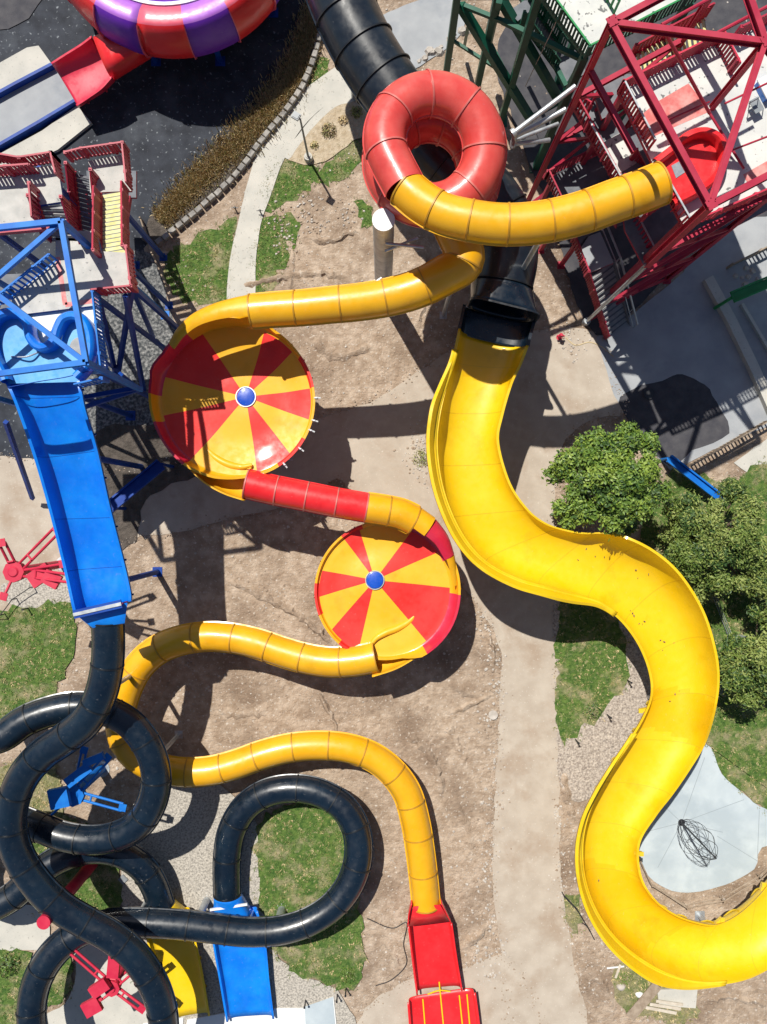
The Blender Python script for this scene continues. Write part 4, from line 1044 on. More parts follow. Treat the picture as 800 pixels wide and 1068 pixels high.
for h in (18.3, 15.7, 10.5, 5.2):
    a, b, c, d = at_h(P1, h), at_h(P3, h), at_h(P4, h), at_h(P6, h)
    for p, q in (((a, b),) if h > 18 else ()) + (((b, c), (a, d)) if h < 16 else ()): beam(t, p, (lerp3(p, q, .5) if h > 18 else q), .26, .3, 'steel_red')
for h0, h1 in ((15.7, 10.5), (10.5, 5.2), (5.2, .3)):
    for p, q in ((P3, P4), (P1, P6)):
        beam(t, at_h(p, h0), at_h(q, h1), .18, .18, 'steel_red', 'brace', i=False); beam(t, at_h(q, h0), at_h((p[0] + 1.5, p[1], p[2]), h1), .18, .18, 'steel_red', 'brace', i=False)
for p in (P1, P2, P3):
    mb = MB(); c_ = W(*p); mb.box((c_.x, c_.y, RH + .235), (.46, .46, .03), .5)
    for dx_, dy_ in ((.15, .15), (-.15, .15), (.15, -.15), (-.15, -.15)): mb.rod((c_.x + dx_, c_.y + dy_, RH + .25), (c_.x + dx_, c_.y + dy_, RH + .29), .03, n=6)
    mb.build('gusset', 'steel_red', t, smooth=False)
# thin roof wires and rods above the deck
for a, b, r in (((692, 31, 21.6), (740, 118, 17)), ((740, 118, 17), (776, 176, 16.4)), ((740, 118, 17), (796, 52, 21.5)), ((760, 205, 21.0), (806, 178, 21)), ((770, 126, 20), (812, 104, 20)), ((638, 128, 17), (690, 116, 17)), ((697, 32, 21.7), (800, -20, 21.7))) and \
        [((692, 31, 21.6), (740, 118, 17), .09), ((740, 118, 17), (776, 176, 16.4), .07), ((697, 125, 17.2), (740, 106, 17.2), .05), ((760, 158, 20), (812, 138, 20), .05), ((756, 108, 21), (806, 84, 21), .05), ((690, 26, 21.8), (760, -12, 21.8), .09), ((745, 36, 21.7), (806, 4, 21.7), .09)]:
    mb = MB(); mb.rod(W(*a), W(*b), r, n=8); mb.build('tie_rod', 'steel_red', t)
railing(t, [(645, 97, RD), (676, 156, RD)], 'steel_red', gap=.22, rail_mat='galv')
railing(t, [(691, 200, RD), (713, 239, RD)], 'steel_red', gap=.3, rail_mat='galv')
railing(t, [(645, 96, RD), (746, 46, RD)], 'steel_red', gap=.2, rail_mat='steel_scarlet')
railing(t, [(746, 46, RD), (762, 78, RD)], 'steel_red', gap=.2, rail_mat='steel_scarlet')
railing(t, [(713, 239, RD), (742, 227, RD), (806, 199, RD), (900, 151, RD)], 'steel_scarlet', gap=.24, rail_mat='steel_scarlet')
railing(t, [(764, 41, RD), (840, 5, RD)], 'steel_red', gap=.24)
# switchback stair between the frame and the deck
stairs(t, (660, 74, 13.4), (738, 34, RD), 1.5, 'tread_yellow', 'steel_red', n=15, rails='steel_red', rail_sides=(1,))
deck(t, [(618, 92), (646, 76), (662, 78), (648, 96), (640, 118), (628, 124)], 13.4, ['deck_dark', 'steel_red'], name='stair_landing')
deck(t, [(598, 112), (628, 97), (650, 136), (664, 134), (700, 206), (668, 228), (640, 188)], 12.3, ['deck_dark', 'steel_red'], name='stair_landing')  # dark platform widened around the white landing to shade the plaza
mb = MB(); mb.prism(poly_w([(622, 152), (648, 138), (664, 170), (638, 186)], 12.31), 12.304, 12.33); mb.build('landing_mat', 'deck_white', t, smooth=False)
low = [at_h((x, y, RD), 9.9)[:2] for x, y in [(690, 196), (713, 240), (742, 228), (806, 200), (900, 152), (840, 8), (764, 42), (748, 47), (676, 82)]]
deck(t, low, 9.9, ['deck_dark', 'steel_red'], name='added_lower_deck')  # added floor, hidden beneath the main deck to throw shade on the plaza
railing(t, [(610, 137, 12.4), (642, 194, 12.4)], 'steel_red', gap=.24, rail_mat='galv')
railing(t, [(622, 100, 13.4), (612, 118, 13), (600, 110, 12.4)], 'steel_red', gap=.24)
stairs(t, (652, 178, 12.4), (672, 214, 9.6), 1.4, 'deck_dark', 'steel_red', n=14, rails='steel_red')
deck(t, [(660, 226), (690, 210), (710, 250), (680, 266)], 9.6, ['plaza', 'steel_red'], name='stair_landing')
railing(t, [(655, 224, 9.6), (678, 268, 9.6), (712, 252, 9.6)], 'steel_red', gap=.28, rail_mat='galv')
stairs(t, (655, 232, 9.6), (634, 204, 7.8), 1.4, 'deck_dark', 'steel_red', n=9)
deck(t, [(572, 186), (628, 160), (642, 196), (588, 222)], 7.8, ['deck_dark', 'steel_red'], name='stair_landing')
railing(t, [(569, 186, 7.8), (588, 226, 7.8)], 'steel_red', gap=.22)
railing(t, [(568, 186, 7.8), (628, 157, 7.8)], 'steel_red', gap=.22)
stairs(t, (598, 214, 7.8), (612, 250, 4.6), 1.5, 'deck_dark', 'steel_red', n=14)
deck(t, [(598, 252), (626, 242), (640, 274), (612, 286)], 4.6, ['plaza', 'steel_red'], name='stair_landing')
stairs(t, (627, 280, 4.6), (645, 348, 0), 2.0, 'tread_grey', 'deck_dark', n=13)
railing(t, [(597, 110, 12.3), (640, 190, 12.3), (667, 230, 12.3)], 'steel_red', gap=.27)
railing(t, [(690, 204, 12.3), (702, 206, 12.3), (669, 230, 12.3)], 'steel_red', gap=.27)
railing(t, [(688, 207, 9.6), (660, 224, 9.6)], 'steel_red', gap=.27)
railing(t, [(640, 196, 7.8), (628, 158, 7.8)], 'steel_red', gap=.27)
railing(t, [(596, 252, 4.6), (610, 288, 4.6), (631, 354, 0)], 'steel_red', gap=.2, rail_mat='steel_red')
railing(t, [(628, 240, 4.6), (642, 274, 4.6), (660, 342, 0)], 'galv', gap=1.3, w=.05, rail_mat='galv')
for c in ((648, 100, RD - .3), (712, 232, RD - .3), (760, 50, RD - .3), (800, 190, RD - .3), (576, 188, 7.5), (588, 220, 7.5), (600, 256, 4.3), (682, 262, 9.3)): column(t, c, .26, 'steel_red')
# start pan of the long slide, on the deck
ss = [o for o in COL.objects if o.name == 'saucer_slide'][0]
out = [(683, 176), (700, 163), (716, 149), (731, 145), (743, 150), (748, 162), (745, 178), (733, 192), (715, 203), (697, 212)]
cv = catmull([W(x, y, RD + .35) for x, y in out], .12)
fm = MB(); fm.prism([(p.x, p.y) for p in cv], RD + .01, RD + .36); fm.build('pan_floor', 'red', ss, smooth=False)
fr_ = frames(cv)
wm = MB()
def sec(p, x):
    return [p + x * .42 + Vector((0, 0, -.3)), p + x * .4 + Vector((0, 0, .5)), p + x * .3 + Vector((0, 0, .62)), p + x * .1 + Vector((0, 0, .64)), p + Vector((0, 0, .5)), p + x * -.04 + Vector((0, 0, -.3))]
if (W(715, 180, RD) - cv[len(cv) // 2]).dot(fr_[len(cv) // 2][1]) > 0: fr_ = [(a, -b, c) for a, b, c in fr_]
wm.grid([sec(p, f[1]) for p, f in zip(cv, fr_)]); wm.build('pan_wall', 'red', ss, solid=None)
mm = MB(); mm.prism(poly_w([(700, 173), (709, 168), (714, 180), (705, 186)], RD + .37), RD + .37, RD + .40); mm.build('standing_mat', 'rubber', ss, smooth=False)
if 0: wl_ = MB(); P0, t0 = W(688, 192, 17.35), (W(700, 186, 17.35) - W(688, 192, 17.35)).normalized(); wl_.rod(P0 - t0 * .1, P0 + t0 * .55, 1.16, 1.3, n=36, cap=False); wl_.build('pan_throat', 'red', ss, solid=.06)
for a, b, r in (((534, 140, 14.8), (600, 90, 15.7), .15), ((535, 143, 14.4), (590, 114, 15.0), .16), ((535, 147, 14), (582, 129, 13.4), .11), ((534, 150, 13.7), (573, 146, 13), .14)):
    mb = MB(); mb.rod(W(*a), W(*b), r, n=12); mb.rod(W(*a), W(*lerp3(a, b, .05)), r * 1.8, n=12); mb.build('strut', 'galv', ss)
# cooler box and folding seat left on the deck
mb = MB(); mb.prism(poly_w([(791, 84), (806, 76), (816, 94), (800, 102)], RD + .5), RD + .01, RD + .42); mb.prism(poly_w([(790, 83), (806, 75), (817, 94), (800, 103)], RD + .5), RD + .42, RD + .5, 1)
single(mb, 'cooler_box', ['blue', 'white_paint'], 'blue cooler box standing on the white deck of the red tower', 'cooler', at=W(800, 92, RD + .01), smooth=False)
mb = MB()
for x, y in ((782, 106), (790, 102), (788, 118), (796, 114)): mb.rod(W(x, y, RD + .01), W(x, y, RD + .45), .025)
mb.prism(poly_w([(781, 106), (790, 101), (797, 114), (788, 119)], RD + .45), RD + .45, RD + .49)
mb.bar(W(782, 107, RD + .9), W(791, 102, RD + .9), .04, .25); mb.rod(W(782, 107, RD + .45), W(782, 107, RD + 1), .02); mb.rod(W(791, 102, RD + .45), W(791, 102, RD + 1), .02)
single(mb, 'deck_chair', 'lamp_grey', 'small grey chair standing on the white deck of the red tower', 'chair', at=W(789, 110, RD + .01), smooth=False)

# ---------------------------------------------------------------- green tower
t = thing('green_tower', 'dark green braced steel tower beside the red tower at the top edge', 'slide tower', W(560, 60))
GD = 14.5
deck(t, [(562, -6), (610, 58), (724, 0), (700, -70), (540, -70)], GD, ['deck_white', 'steel_green'], th=.3)
railing(t, [(560, -8, GD), (610, 60, GD), (724, 2, GD)], 'steel_green', gap=.24, rail_mat='steel_brightgreen')
railing(t, [(626, -10, GD), (640, 14, GD)], 'steel_brightgreen', gap=.3, rail_mat='steel_brightgreen')
for c in ((610, 58, GD - .3), (562, -6, GD - .3), (720, 0, GD - .3), (520, -10, 12), (478, -12, 12), (640, -60, GD - .3)): column(t, c, .42, 'steel_green')
for a, b, w_ in (((480, 5, 9.5), (553, 123, 2.5), .5), ((522, -2, 10), (584, 106, 3.5), .5), ((521, 0, 11.8), (511, 44, 3.5), .36), ((478, -4, 11), (472, 42, 3), .34), ((472, 42, 4), (516, 70, 4), .2), ((490, 18, 8.5), (484, 50, 1), .22),
                 ((484, 6, 9.6), (524, 22, 9.6), .26), ((524, 22, 9.6), (612, 64, 9.6), .3), ((610, 60, 9), (584, 106, 3.6), .34), ((560, 0, 9), (612, 62, 4), .24), ((540, -10, 6), (590, 90, 6), .3), ((511, 44, 3.6), (540, 100, 3), .22), ((480, -4, 11), (562, -4, 11), .3),
                 ((553, 123, 2.5), (584, 106, 3.5), .3)):
    beam(t, a, b, w_, w_, 'steel_green', i=False)
stairs(t, (548, 12, 9), (584, 62, 5.5), 1.3, 'deck_dark', 'steel_green', n=16, rails='steel_green')
deck(t, [(578, 62), (600, 54), (612, 76), (590, 88)], 5.5, ['deck_dark', 'steel_green'], name='stair_landing')
deck(t, [(530, 12), (556, -6), (562, 4), (540, 22)], 9, ['deck_dark', 'steel_green'], name='stair_landing')
mb = MB(); mb.rod(W(590, 2, 15.5), W(548, 90, 2), .03, n=6); mb.build('cable', 'wood_pale', t)

# ---------------------------------------------------------------- free-standing slide supports
def cap_post(name, label, base, top, r, mat, cap_mat, group=None):
    b = W(*base); o = thing(name, label, 'support post', b, group)
    mb = MB(); mb.rod(b + Vector((0, 0, .05)), b + Vector((0, 0, top)), r, n=28); mb.build('post', mat, o)
    mb = MB(); mb.rod(b + Vector((0, 0, top)), b + Vector((0, 0, top + .06)), r * 1.04, n=28); mb.build('cap', cap_mat, o)
    mb = MB(); mb.rod(b, b + Vector((0, 0, .05)), r * 1.7, n=28)
    for i in range(8):
        a = i * math.pi / 4; mb.rod(b + Vector((math.cos(a) * r * 1.4, math.sin(a) * r * 1.4, .05)), b + Vector((math.cos(a) * r * 1.4, math.sin(a) * r * 1.4, .12)), .04, n=6)
    mb.build('base_plate', 'galv', o)
    return o, b
o, b = cap_post('support_post', 'thick galvanised round post with a pale cap standing beside the coral coil', (400, 303), 14.0, .62, 'galv', 'white_paint')
for a_, c_ in (((402, 254, 12.3), (442, 258, 12.2)), ((402, 262, 11.6), (436, 248, 12.2)), ((398, 290, 10.9), (384, 300, 10.9))):
    mb = MB(); mb.rod(W(*a_), W(*c_), .1, n=10); mb.build('arm', 'galv', o)
o, b = cap_post('support_post', 'leaning-looking red round post under the highest black tube at lower left', (97, 900), 8.4, .42, 'steel_scarlet', 'steel_scarlet')
mb = MB(); mb.rod(b + Vector((0, 0, 7.0)), W(38, 921, 6.7), .14); mb.build('arm', 'steel_scarlet', o)
o, b = cap_post('support_post', 'short grey post on the lawn inside the black tube ring', (294, 948), 2.9, .30, 'galv', 'lamp_grey')
mb = MB(); mb.bar(b + Vector((0, 0, 2.05)), W(294, 960, 2.05), .16); mb.build('arm', 'galv', o)
o, b = cap_post('support_post', 'short grey post on the gravel beside the blue run-out flare', (216, 938), 2.6, .26, 'galv', 'lamp_grey')
mb = MB(); mb.bar(b + Vector((0, 0, 2.3)), W(216, 958, 2.5), .16); mb.build('arm', 'galv', o)
def spider(label, base, hub_h, arms, mat, r=.28, name='branched_support', plates=()):
    b = W(*base); o = thing(name, label, 'slide support', b)
    top = b + Vector((0, 0, hub_h))
    mb = MB(); mb.rod(b + Vector((0, 0, .05)), top, r, n=18); mb.build('post', mat, o)
    mb = MB(); mb.rod(b, b + Vector((0, 0, .05)), r * 1.8, n=18); mb.build('base_plate', 'galv', o)
    mb = MB(); mb.rod(top - Vector((0, 0, .25)), top + Vector((0, 0, .25)), r * 2.3, r * 2.3, n=8); mb.rod(top + Vector((0, 0, .25)), top + Vector((0, 0, .34)), r * 1.2, r * .9, n=20); mb.build('hub', mat, o)
    for e, tw in arms:
        p = W(*e); d = (p - top); f = d.copy(); f.z = 0; f.normalize(); s = Vector((-f.y, f.x, 0)) * tw
        mb = MB()
        for q in ((s, -s) if tw else (s,)): mb.rod(top + q + f * r, p + q, .09, n=10)
        if tw:
            for k in (.35, .95): m_ = top.lerp(p, k); mb.rod(m_ - s, m_ + s, .07, n=8)
        mb.box(p + Vector((0, 0, .05)), (.5, .5, .05), math.atan2(f.y, f.x)); mb.build('arm', mat, o)
    for pl in plates:
        c = W(*pl[:3]); mb = MB(); mb.box(c, pl[3], pl[4]); mb.build('bracket', mat, o)
    return o
spider('scarlet branched support with twin arms beside the wide blue slide', (66, 588), 7.6, [((2, 566, 8.6), .2), ((60, 552, 9.6), .22), ((4, 622, 8.2), 0), ((78, 604, 9.2), .25), ((66, 588, 9.0), 0)], 'steel_scarlet', .3,
       plates=[(42, 600, 8.0, (1.5, 1.0, .3), .6), (54, 604, 8.3, (1.1, .9, .3), -.5)])
spider('bright blue branched support inside the upper black coil at lower left', (106, 802), 5.2, [((112, 790, 6.0), .22), ((128, 842, 5.5), .24), ((34, 868, 4.6), 0), ((88, 782, 6.2), .16)], 'steel_blue', .34,
       plates=[(82, 808, 6.4, (1.9, .7, .35), .65), (62, 832, 6.2, (1.3, 1.3, .4), .2), (98, 792, 6.6, (1.4, .5, .3), .4)])
spider('scarlet branched support standing inside the lowest black loop at the bottom edge', (140, 990), 4.6, [((118, 1006, 5.0), .2), ((68, 986, 4.6), .2), ((148, 1052, 4.6), .2), ((102, 1040, 4.9), .3), ((140, 1010, 4.6), .18)], 'steel_scarlet', .24,
       plates=[(119, 1006, 5.1, (.8, 1.7, .35), -.1), (104, 1030, 5.2, (1.3, .8, .4), .6), (96, 1050, 5.0, (1.2, 1.0, .3), .5)])
# long blue and green lattice arms
def truss(name, label, a, b, w_, mat, cat='beam', hi='steel_blue'):
    p, q = W(*a), W(*b); base = W(*b).copy(); base.z = 0
    o = thing(name, label, cat, base)
    d = (q - p); f = Vector((d.x, d.y, 0)).normalized(); s = Vector((-f.y, f.x, 0)) * w_ / 2
    for k in (s, -s):
        mb = MB(); mb.bar(p + k, q + k, .12, .3); mb.build('rail', mat, o, smooth=False)
    mb = MB(); mb.bar(p - Vector((0, 0, .1)), q - Vector((0, 0, .1)), w_ - .14, .05); mb.build('web_plate', mat, o, smooth=False)
    for e in (p, q):
        mb = MB(); mb.rod(Vector((e.x, e.y, 0)), e - Vector((0, 0, .14)), .12); mb.build('leg', mat, o)
    return o
truss('channel_beam', 'long blue steel channel jutting out below the blue slide', (168, 484, 3.2), (113, 530, 3.6), .75, 'steel_navy')
truss('channel_beam', 'light blue steel channel poking out between the two trees on the right', (698, 478, 1.6), (756, 523, 1.2), .5, 'steel_blue')
truss('channel_beam', 'bright green steel channel crossing the plaza at the right edge', (764, 310, 3.0), (840, 278, 3.4), .7, 'steel_brightgreen')
# ================================================================== trees, plants, small furniture
def tree(name, label, at, R, Ht, mats, wts, nclump, leaf, seed, spiky=0.0, group=None, trunk_h=2.4, lobes=9, cat='tree'):
    rnd = random.Random(seed); b = W(*at); o = thing(name, label, cat, b, group)
    lob = []
    for i in range(lobes):
        a = i * 2.399 + rnd.uniform(-.5, .5); rr = R * math.sqrt((i + .4) / lobes) * rnd.uniform(.72, .98) * (1 + .12 * math.sin(2 * a + seed) + .08 * math.sin(5 * a + seed * 2))
        lob.append((Vector((b.x + math.cos(a) * rr, b.y + math.sin(a) * rr, Ht * .9 - R * (.75 * (rr / R) ** 1.8) + rnd.uniform(-.55, .45))), R * rnd.uniform(.62, 1.15) / math.sqrt(lobes)))
    tm = MB(); fork = b + Vector((rnd.uniform(-.1, .1), rnd.uniform(-.1, .1), trunk_h))
    tm.rod(b - Vector((0, 0, .1)), fork, R * .075, R * .055, n=10)
    tm.build('trunk', 'bark', o)
    lm = MB()
    for p, r in lob:
        m_ = fork.lerp(p, .5) + Vector((rnd.uniform(-.2, .2), rnd.uniform(-.2, .2), .25))
        lm.rod(fork, m_, R * .035, R * .022, n=7); lm.rod(m_, p + Vector((0, 0, r * .3)), R * .022, R * .008, n=6)
        for _ in range(3):
            a = rnd.uniform(0, 6.28); lm.rod(m_.lerp(p, .6), p + Vector((math.cos(a) * r * .8, math.sin(a) * r * .8, rnd.uniform(-.1, .5) * r)), R * .012, .01, n=5)
    lm.build('limbs', 'bark', o)
    cm = MB()
    for _ in range(nclump):
        li = rnd.randrange(lobes); p, r = lob[li]
        d = Vector((rnd.gauss(0, 1), rnd.gauss(0, 1), rnd.gauss(.55, .8))).normalized()
        k = rnd.uniform(.6, 1.0) ** .6 * (1 + spiky * max(0, rnd.gauss(0, .5)))
        q = p + Vector((d.x * r * k, d.y * r * k, d.z * r * k * .8))
        mi0 = rnd.choices(range(len(mats)), wts)[0] if rnd.random() < .45 else (0, 2, 1, 0, 2)[li % 5]
        n = rnd.randint(7, 12); sp = leaf * 1.35
        for _ in range(n):
            c = q + Vector((rnd.gauss(0, sp * .5), rnd.gauss(0, sp * .5), rnd.gauss(0, sp * .4)))
            nd = (d + Vector((rnd.gauss(0, .7), rnd.gauss(0, .7), rnd.gauss(.6, .6)))).normalized()
            t = nd.orthogonal().normalized(); t = Quaternion(nd, rnd.uniform(0, 6.28)) @ t; u = nd.cross(t)
            l = leaf * rnd.uniform(.6, 1.25); w_ = l * (.55 if not spiky else .4)
            v = cm.verts([c - t * l * .5, c + u * w_ * .5 - t * l * .05, c + t * l * .55 - nd * l * .12, c - u * w_ * .5 - t * l * .05])
            cm.face([v, v + 1, v + 2, v + 3], mi0 if rnd.random() < .75 else rnd.randrange(len(mats)))
    cm.build('crown', mats, o, smooth=False)
    return o
tree('broadleaf_tree', 'round bright green broadleaf tree left of the dark asphalt patch', (609, 505), 4.05, 9.6, ['leaf_a', 'leaf_b', 'leaf_c'], (5, 2, 4), 3600, .27, 13, lobes=62, group='trees beside the yellow slide')
tree('broadleaf_tree', 'large olive green tree on the right between the blue channel and the yellow slide', (722, 562), 4.0, 7.2, ['leaf_d', 'leaf_b', 'leaf_e'], (5, 2, 4), 2600, .27, 23, spiky=.3, lobes=40, group='trees beside the yellow slide')
tree('broadleaf_tree', 'dark olive tree cut off by the right edge beside the thin wire fence', (766, 676), 3.3, 6.0, ['leaf_d', 'leaf_b', 'leaf_e'], (5, 2, 3), 1700, .28, 31, spiky=.2, lobes=30, group='trees beside the yellow slide')
tree('broadleaf_tree', 'pale olive tree at the right edge above the dark cut-off tree', (796, 604), 3.6, 6.4, ['leaf_d', 'leaf_e', 'leaf_b'], (4, 4, 2), 1700, .27, 37, spiky=.3, lobes=28, group='trees beside the yellow slide')
tree('broadleaf_tree', 'narrow leafy tree crown tucked behind the outer bend of the yellow slide', (704, 545), 1.7, 3.4, ['leaf_d', 'leaf_e', 'leaf_b'], (4, 3, 2), 420, .25, 41, spiky=.4, lobes=8, trunk_h=1, group='trees beside the yellow slide')
def shrub(label, at, r, h, mats, n, seed, leaf=.14, group=None):
    rnd = random.Random(seed); b = W(*at); mb = MB()
    for _ in range(6):
        a = rnd.uniform(0, 6.28); mb.rod(b, b + Vector((math.cos(a) * r * .5, math.sin(a) * r * .5, h * .7)), .025, .01, n=5, mi=0)
    for _ in range(n):
        d = Vector((rnd.gauss(0, 1), rnd.gauss(0, 1), abs(rnd.gauss(.4, .6)))).normalized(); k = rnd.uniform(.5, 1.05)
        c = b + Vector((d.x * r * k, d.y * r * k, d.z * h * k)); nd = (d + Vector((rnd.gauss(0, .6), rnd.gauss(0, .6), .4))).normalized()
        t = Quaternion(nd, rnd.uniform(0, 6.28)) @ nd.orthogonal().normalized(); u = nd.cross(t); l = leaf * rnd.uniform(.6, 1.4)
        v = mb.verts([c - t * l * .5, c + u * l * .25, c + t * l * .5, c - u * l * .25]); mb.face([v, v + 1, v + 2, v + 3], rnd.randint(1, len(mats)))
    return single(mb, 'shrub', ['bark'] + mats, label, 'shrub', group, at=b, smooth=False)
shrub('round dry brown shrub in the mulch bed beside the lamp post', (343, 137), .62, .7, ['blade_brown', 'bark', 'blade_olive'], 420, 1)
shrub('small golden tuft plant in the mulch bed left of the brown shrub', (328, 152), .35, .45, ['blade_dry', 'blade_olive'], 160, 2)
shrub('ochre tuft plant in the mulch bed right of the brown shrub', (358, 126), .4, .5, ['blade_dry', 'blade_brown'], 180, 3)
shrub('low green shrub at the right edge of the mulch bed under the coral coil', (372, 118), .5, .5, ['blade_olive', 'leaf_d'], 220, 4)
shrub('grey green weed clump on the walk beside the top of the yellow slide', (440, 478), .75, .4, ['leaf_e', 'blade_olive'], 260, 5)
shrub('dark green weed clump at the lower edge of the lawn patch encircled by gravel', (618, 742), .8, .4, ['leaf_b', 'leaf_a'], 320, 6)
shrub('leafy weed clump growing beside the stacked lumber', (650, 1020), .8, .4, ['leaf_a', 'leaf_d'], 300, 7)
shrub('green weed clump at the lower tip of the ring lawn', (362, 1016), .7, .4, ['leaf_a', 'leaf_d'], 280, 8)
shrub('dark green ivy clump at the left edge behind the lowest black loop', (10, 1005), 1.0, .8, ['leaf_b', 'leaf_a'], 420, 9, .18)

# lamp post
b = W(322, 166); o = thing('street_lamp', 'tall grey lamp post with a single square head over the garden path', 'street lamp', b)
mb = MB(); mb.rod(b, b + Vector((0, 0, .5)), .34, .30, n=20); mb.rod(b + Vector((0, 0, .5)), b + Vector((0, 0, .56)), .2, .16, n=20); mb.build('footing', 'path', o)
mb = MB(); mb.rod(b + Vector((0, 0, .5)), b + Vector((0, 0, 5.9)), .085, .065, n=12); mb.build('pole', 'lamp_grey', o)
tp = b + Vector((0, 0, 5.85)); e = W(309, 121.5, 5.95)
mb = MB(); mb.rod(tp, e, .045, n=10); mb.build('arm', 'lamp_grey', o)
d = (e - tp); rz = math.atan2(d.y, d.x)
mb = MB(); mb.box(e + Vector((0, 0, .06)), (.52, .46, .16), rz); mb.box(e + Vector((0, 0, .16)), (.40, .34, .05), rz); hd = mb.build('lamp_head', 'lamp_grey', o, smooth=False)
mb = MB(); mb.box(e + Vector((0, 0, -.03)), (.42, .36, .03), rz); mb.build('lens', 'lens', hd, smooth=False)

# path side bollards / reflectors crossing the garden path
for i, (p, lab) in enumerate((((246, 219), 'small black stake on the left verge of the garden path'), ((272, 222), 'small black stake on the right verge of the garden path'))):
    b = W(*p); mb = MB(); mb.rod(b, b + Vector((0, 0, .5)), .05, n=8); mb.rod(b + Vector((0, 0, .5)), b + Vector((0, 0, .56)), .09, .05, n=8); mb.bar(b + Vector((-.25, 0, .42)), b + Vector((.25, 0, .42)), .05)
    single(mb, 'stake', 'black_metal', lab, 'stake', 'stakes beside the garden path', at=b)

# wire light cage on the pad: a tall mast with a spindle of wires
b = W(711, 858, .12); b.z = .12; o = thing('wire_sculpture', 'tall black wire spindle on a mast standing on the pale concrete pad', 'sculpture', b)
Hm = 6.0
mb = MB(); mb.rod(b - Vector((0, 0, .11)), b + Vector((0, 0, Hm)), .07, .045, n=10); mb.build('mast', 'black_metal', o)
def rad(f): return 1.0 * math.sin(math.pi * min(1, .05 + f * .95)) ** .75
for k in range(9):
    a = 2 * math.pi * k / 9; mb = MB()
    pts = [b + Vector((math.cos(a + f * 1.1) * rad(f), math.sin(a + f * 1.1) * rad(f), .15 + (Hm - .25) * f)) for f in [i / 18 for i in range(19)]]
    mb.path(pts, .017, n=5)
    mb.build('wire', 'black_metal', o)
for f in (.2, .4, .6, .8):
    mb = MB(); pts = [b + Vector((math.cos(2 * math.pi * i / 24) * rad(f), math.sin(2 * math.pi * i / 24) * rad(f), .15 + (Hm - .25) * f)) for i in range(25)]
    mb.path(pts, .014, n=5); mb.build('hoop', 'black_metal', o)
mb = MB(); mb.rod(b - Vector((0, 0, .11)), b + Vector((0, 0, .03)), .3, .24, n=16); mb.build('foot', 'black_metal', o)

# low rail fence round the pad
def rail_fence(label, pts, mat, h, rails, r, name='rail_fence', sag=True, pr=.06):
    P = [W(*p) for p in pts]; o = thing(name, label, 'fence', P[0])
    for p in P:
        mb = MB(); mb.rod(p, p + Vector((0, 0, h)), pr, n=8); mb.rod(p + Vector((0, 0, h)), p + Vector((0, 0, h + .03)), pr * 1.25, pr, n=8); mb.build('post', mat, o)
    for a, b in zip(P[:-1], P[1:]):
        for z in rails:
            mb = MB(); m_ = (a + b) / 2; n_ = Vector((-(b - a).y, (b - a).x, 0)).normalized()
            c = catmull([a + Vector((0, 0, z)), m_ + Vector((0, 0, z - (.05 if sag else 0))), b + Vector((0, 0, z))], .4); mb.path(c, r, n=6); mb.build('rail', mat, o)
    return o
rail_fence('low two-rail brown wooden fence curving round the pale pad', [(662, 888), (676, 918), (712, 941), (750, 934), (789, 911), (814, 888), (850, 870)], 'wood', .95, (.45, .85), .05)
rail_fence('thin grey wire fence behind the outer bend of the yellow slide', [(742, 622), (757, 660), (757, 698), (748, 722)], 'lamp_grey', 1.1, (.3, .7, 1.05), .022, 'wire_fence', pr=.04)
rail_fence('thin grey wire fence running right under the dark cut-off tree', [(759, 662), (782, 662), (812, 660)], 'lamp_grey', 1.1, (.3, .7, 1.05), .022, 'wire_fence', pr=.04)
rail_fence('wooden rail fence between the block wall and the blue tower', [(150, 232), (162, 268), (176, 300)], 'wood', 1.0, (.45, .9), .06)
rail_fence('low black rail beside the grey gravel at the left edge', [(-12, 642), (6, 640), (18, 624), (36, 612)], 'black_metal', .9, (.85,), .035, 'low_rail', pr=.04)
rail_fence('low black rail in the shade at the lower right walk edge', [(586, 930), (600, 945), (612, 965)], 'black_metal', .8, (.4, .75), .03, 'low_rail', pr=.04)
for i, (p, lab) in enumerate((((654, 709), 'black stake in the pink gravel nearest the yellow slide'), ((633, 745), 'black stake in the pink gravel below the lawn patch'), ((600, 771), 'black stake in the pink gravel at its lower left end'),
                             ((319, 1042), 'black stake on the white deck edge beside the ring lawn'), ((352, 1036), 'leftmost of two black stakes in the dirt below the ring lawn'), ((361, 1030), 'rightmost of two black stakes in the dirt below the ring lawn'),
                             ((30, 634), 'black stake on the left lawn below the grey gravel'))):
    b = W(*p); mb = MB(); mb.rod(b, b + Vector((0, 0, 1.0)), .05, n=8); mb.box(b + Vector((0, 0, 1.02)), (.14, .14, .05)); single(mb, 'stake', 'black_metal', lab, 'stake', 'black stakes', at=b)

# white pool edging at the bottom
mb = MB(); mb.prism([W(x, y).xy for x, y in [(196, 1062), (262, 1050), (316, 1050), (348, 1038), (354, 1095), (190, 1095)]], .01, .2, 0)
o = single(mb, 'pool_edge', 'white_conc', 'white raised pool edge where the blue lane ends at the bottom', 'pool edge', at=W(280, 1070), smooth=False)
mb = MB(); mb.prism([W(x, y).xy for x, y in [(318, 1048), (347, 1038), (352, 1090), (320, 1090)]], .205, .23, 0)
mb.build('deck_panel', 'pad', o, smooth=False).location = (0, 0, 0)
mb = MB(); mb.prism([W(x, y).xy for x, y in [(150, 1066), (192, 1060), (188, 1095), (140, 1095)]], .01, .18, 0)
single(mb, 'pool_edge', 'white_conc', 'white raised pool edge where the yellow lane ends at the bottom', 'pool edge', at=W(170, 1075), smooth=False)

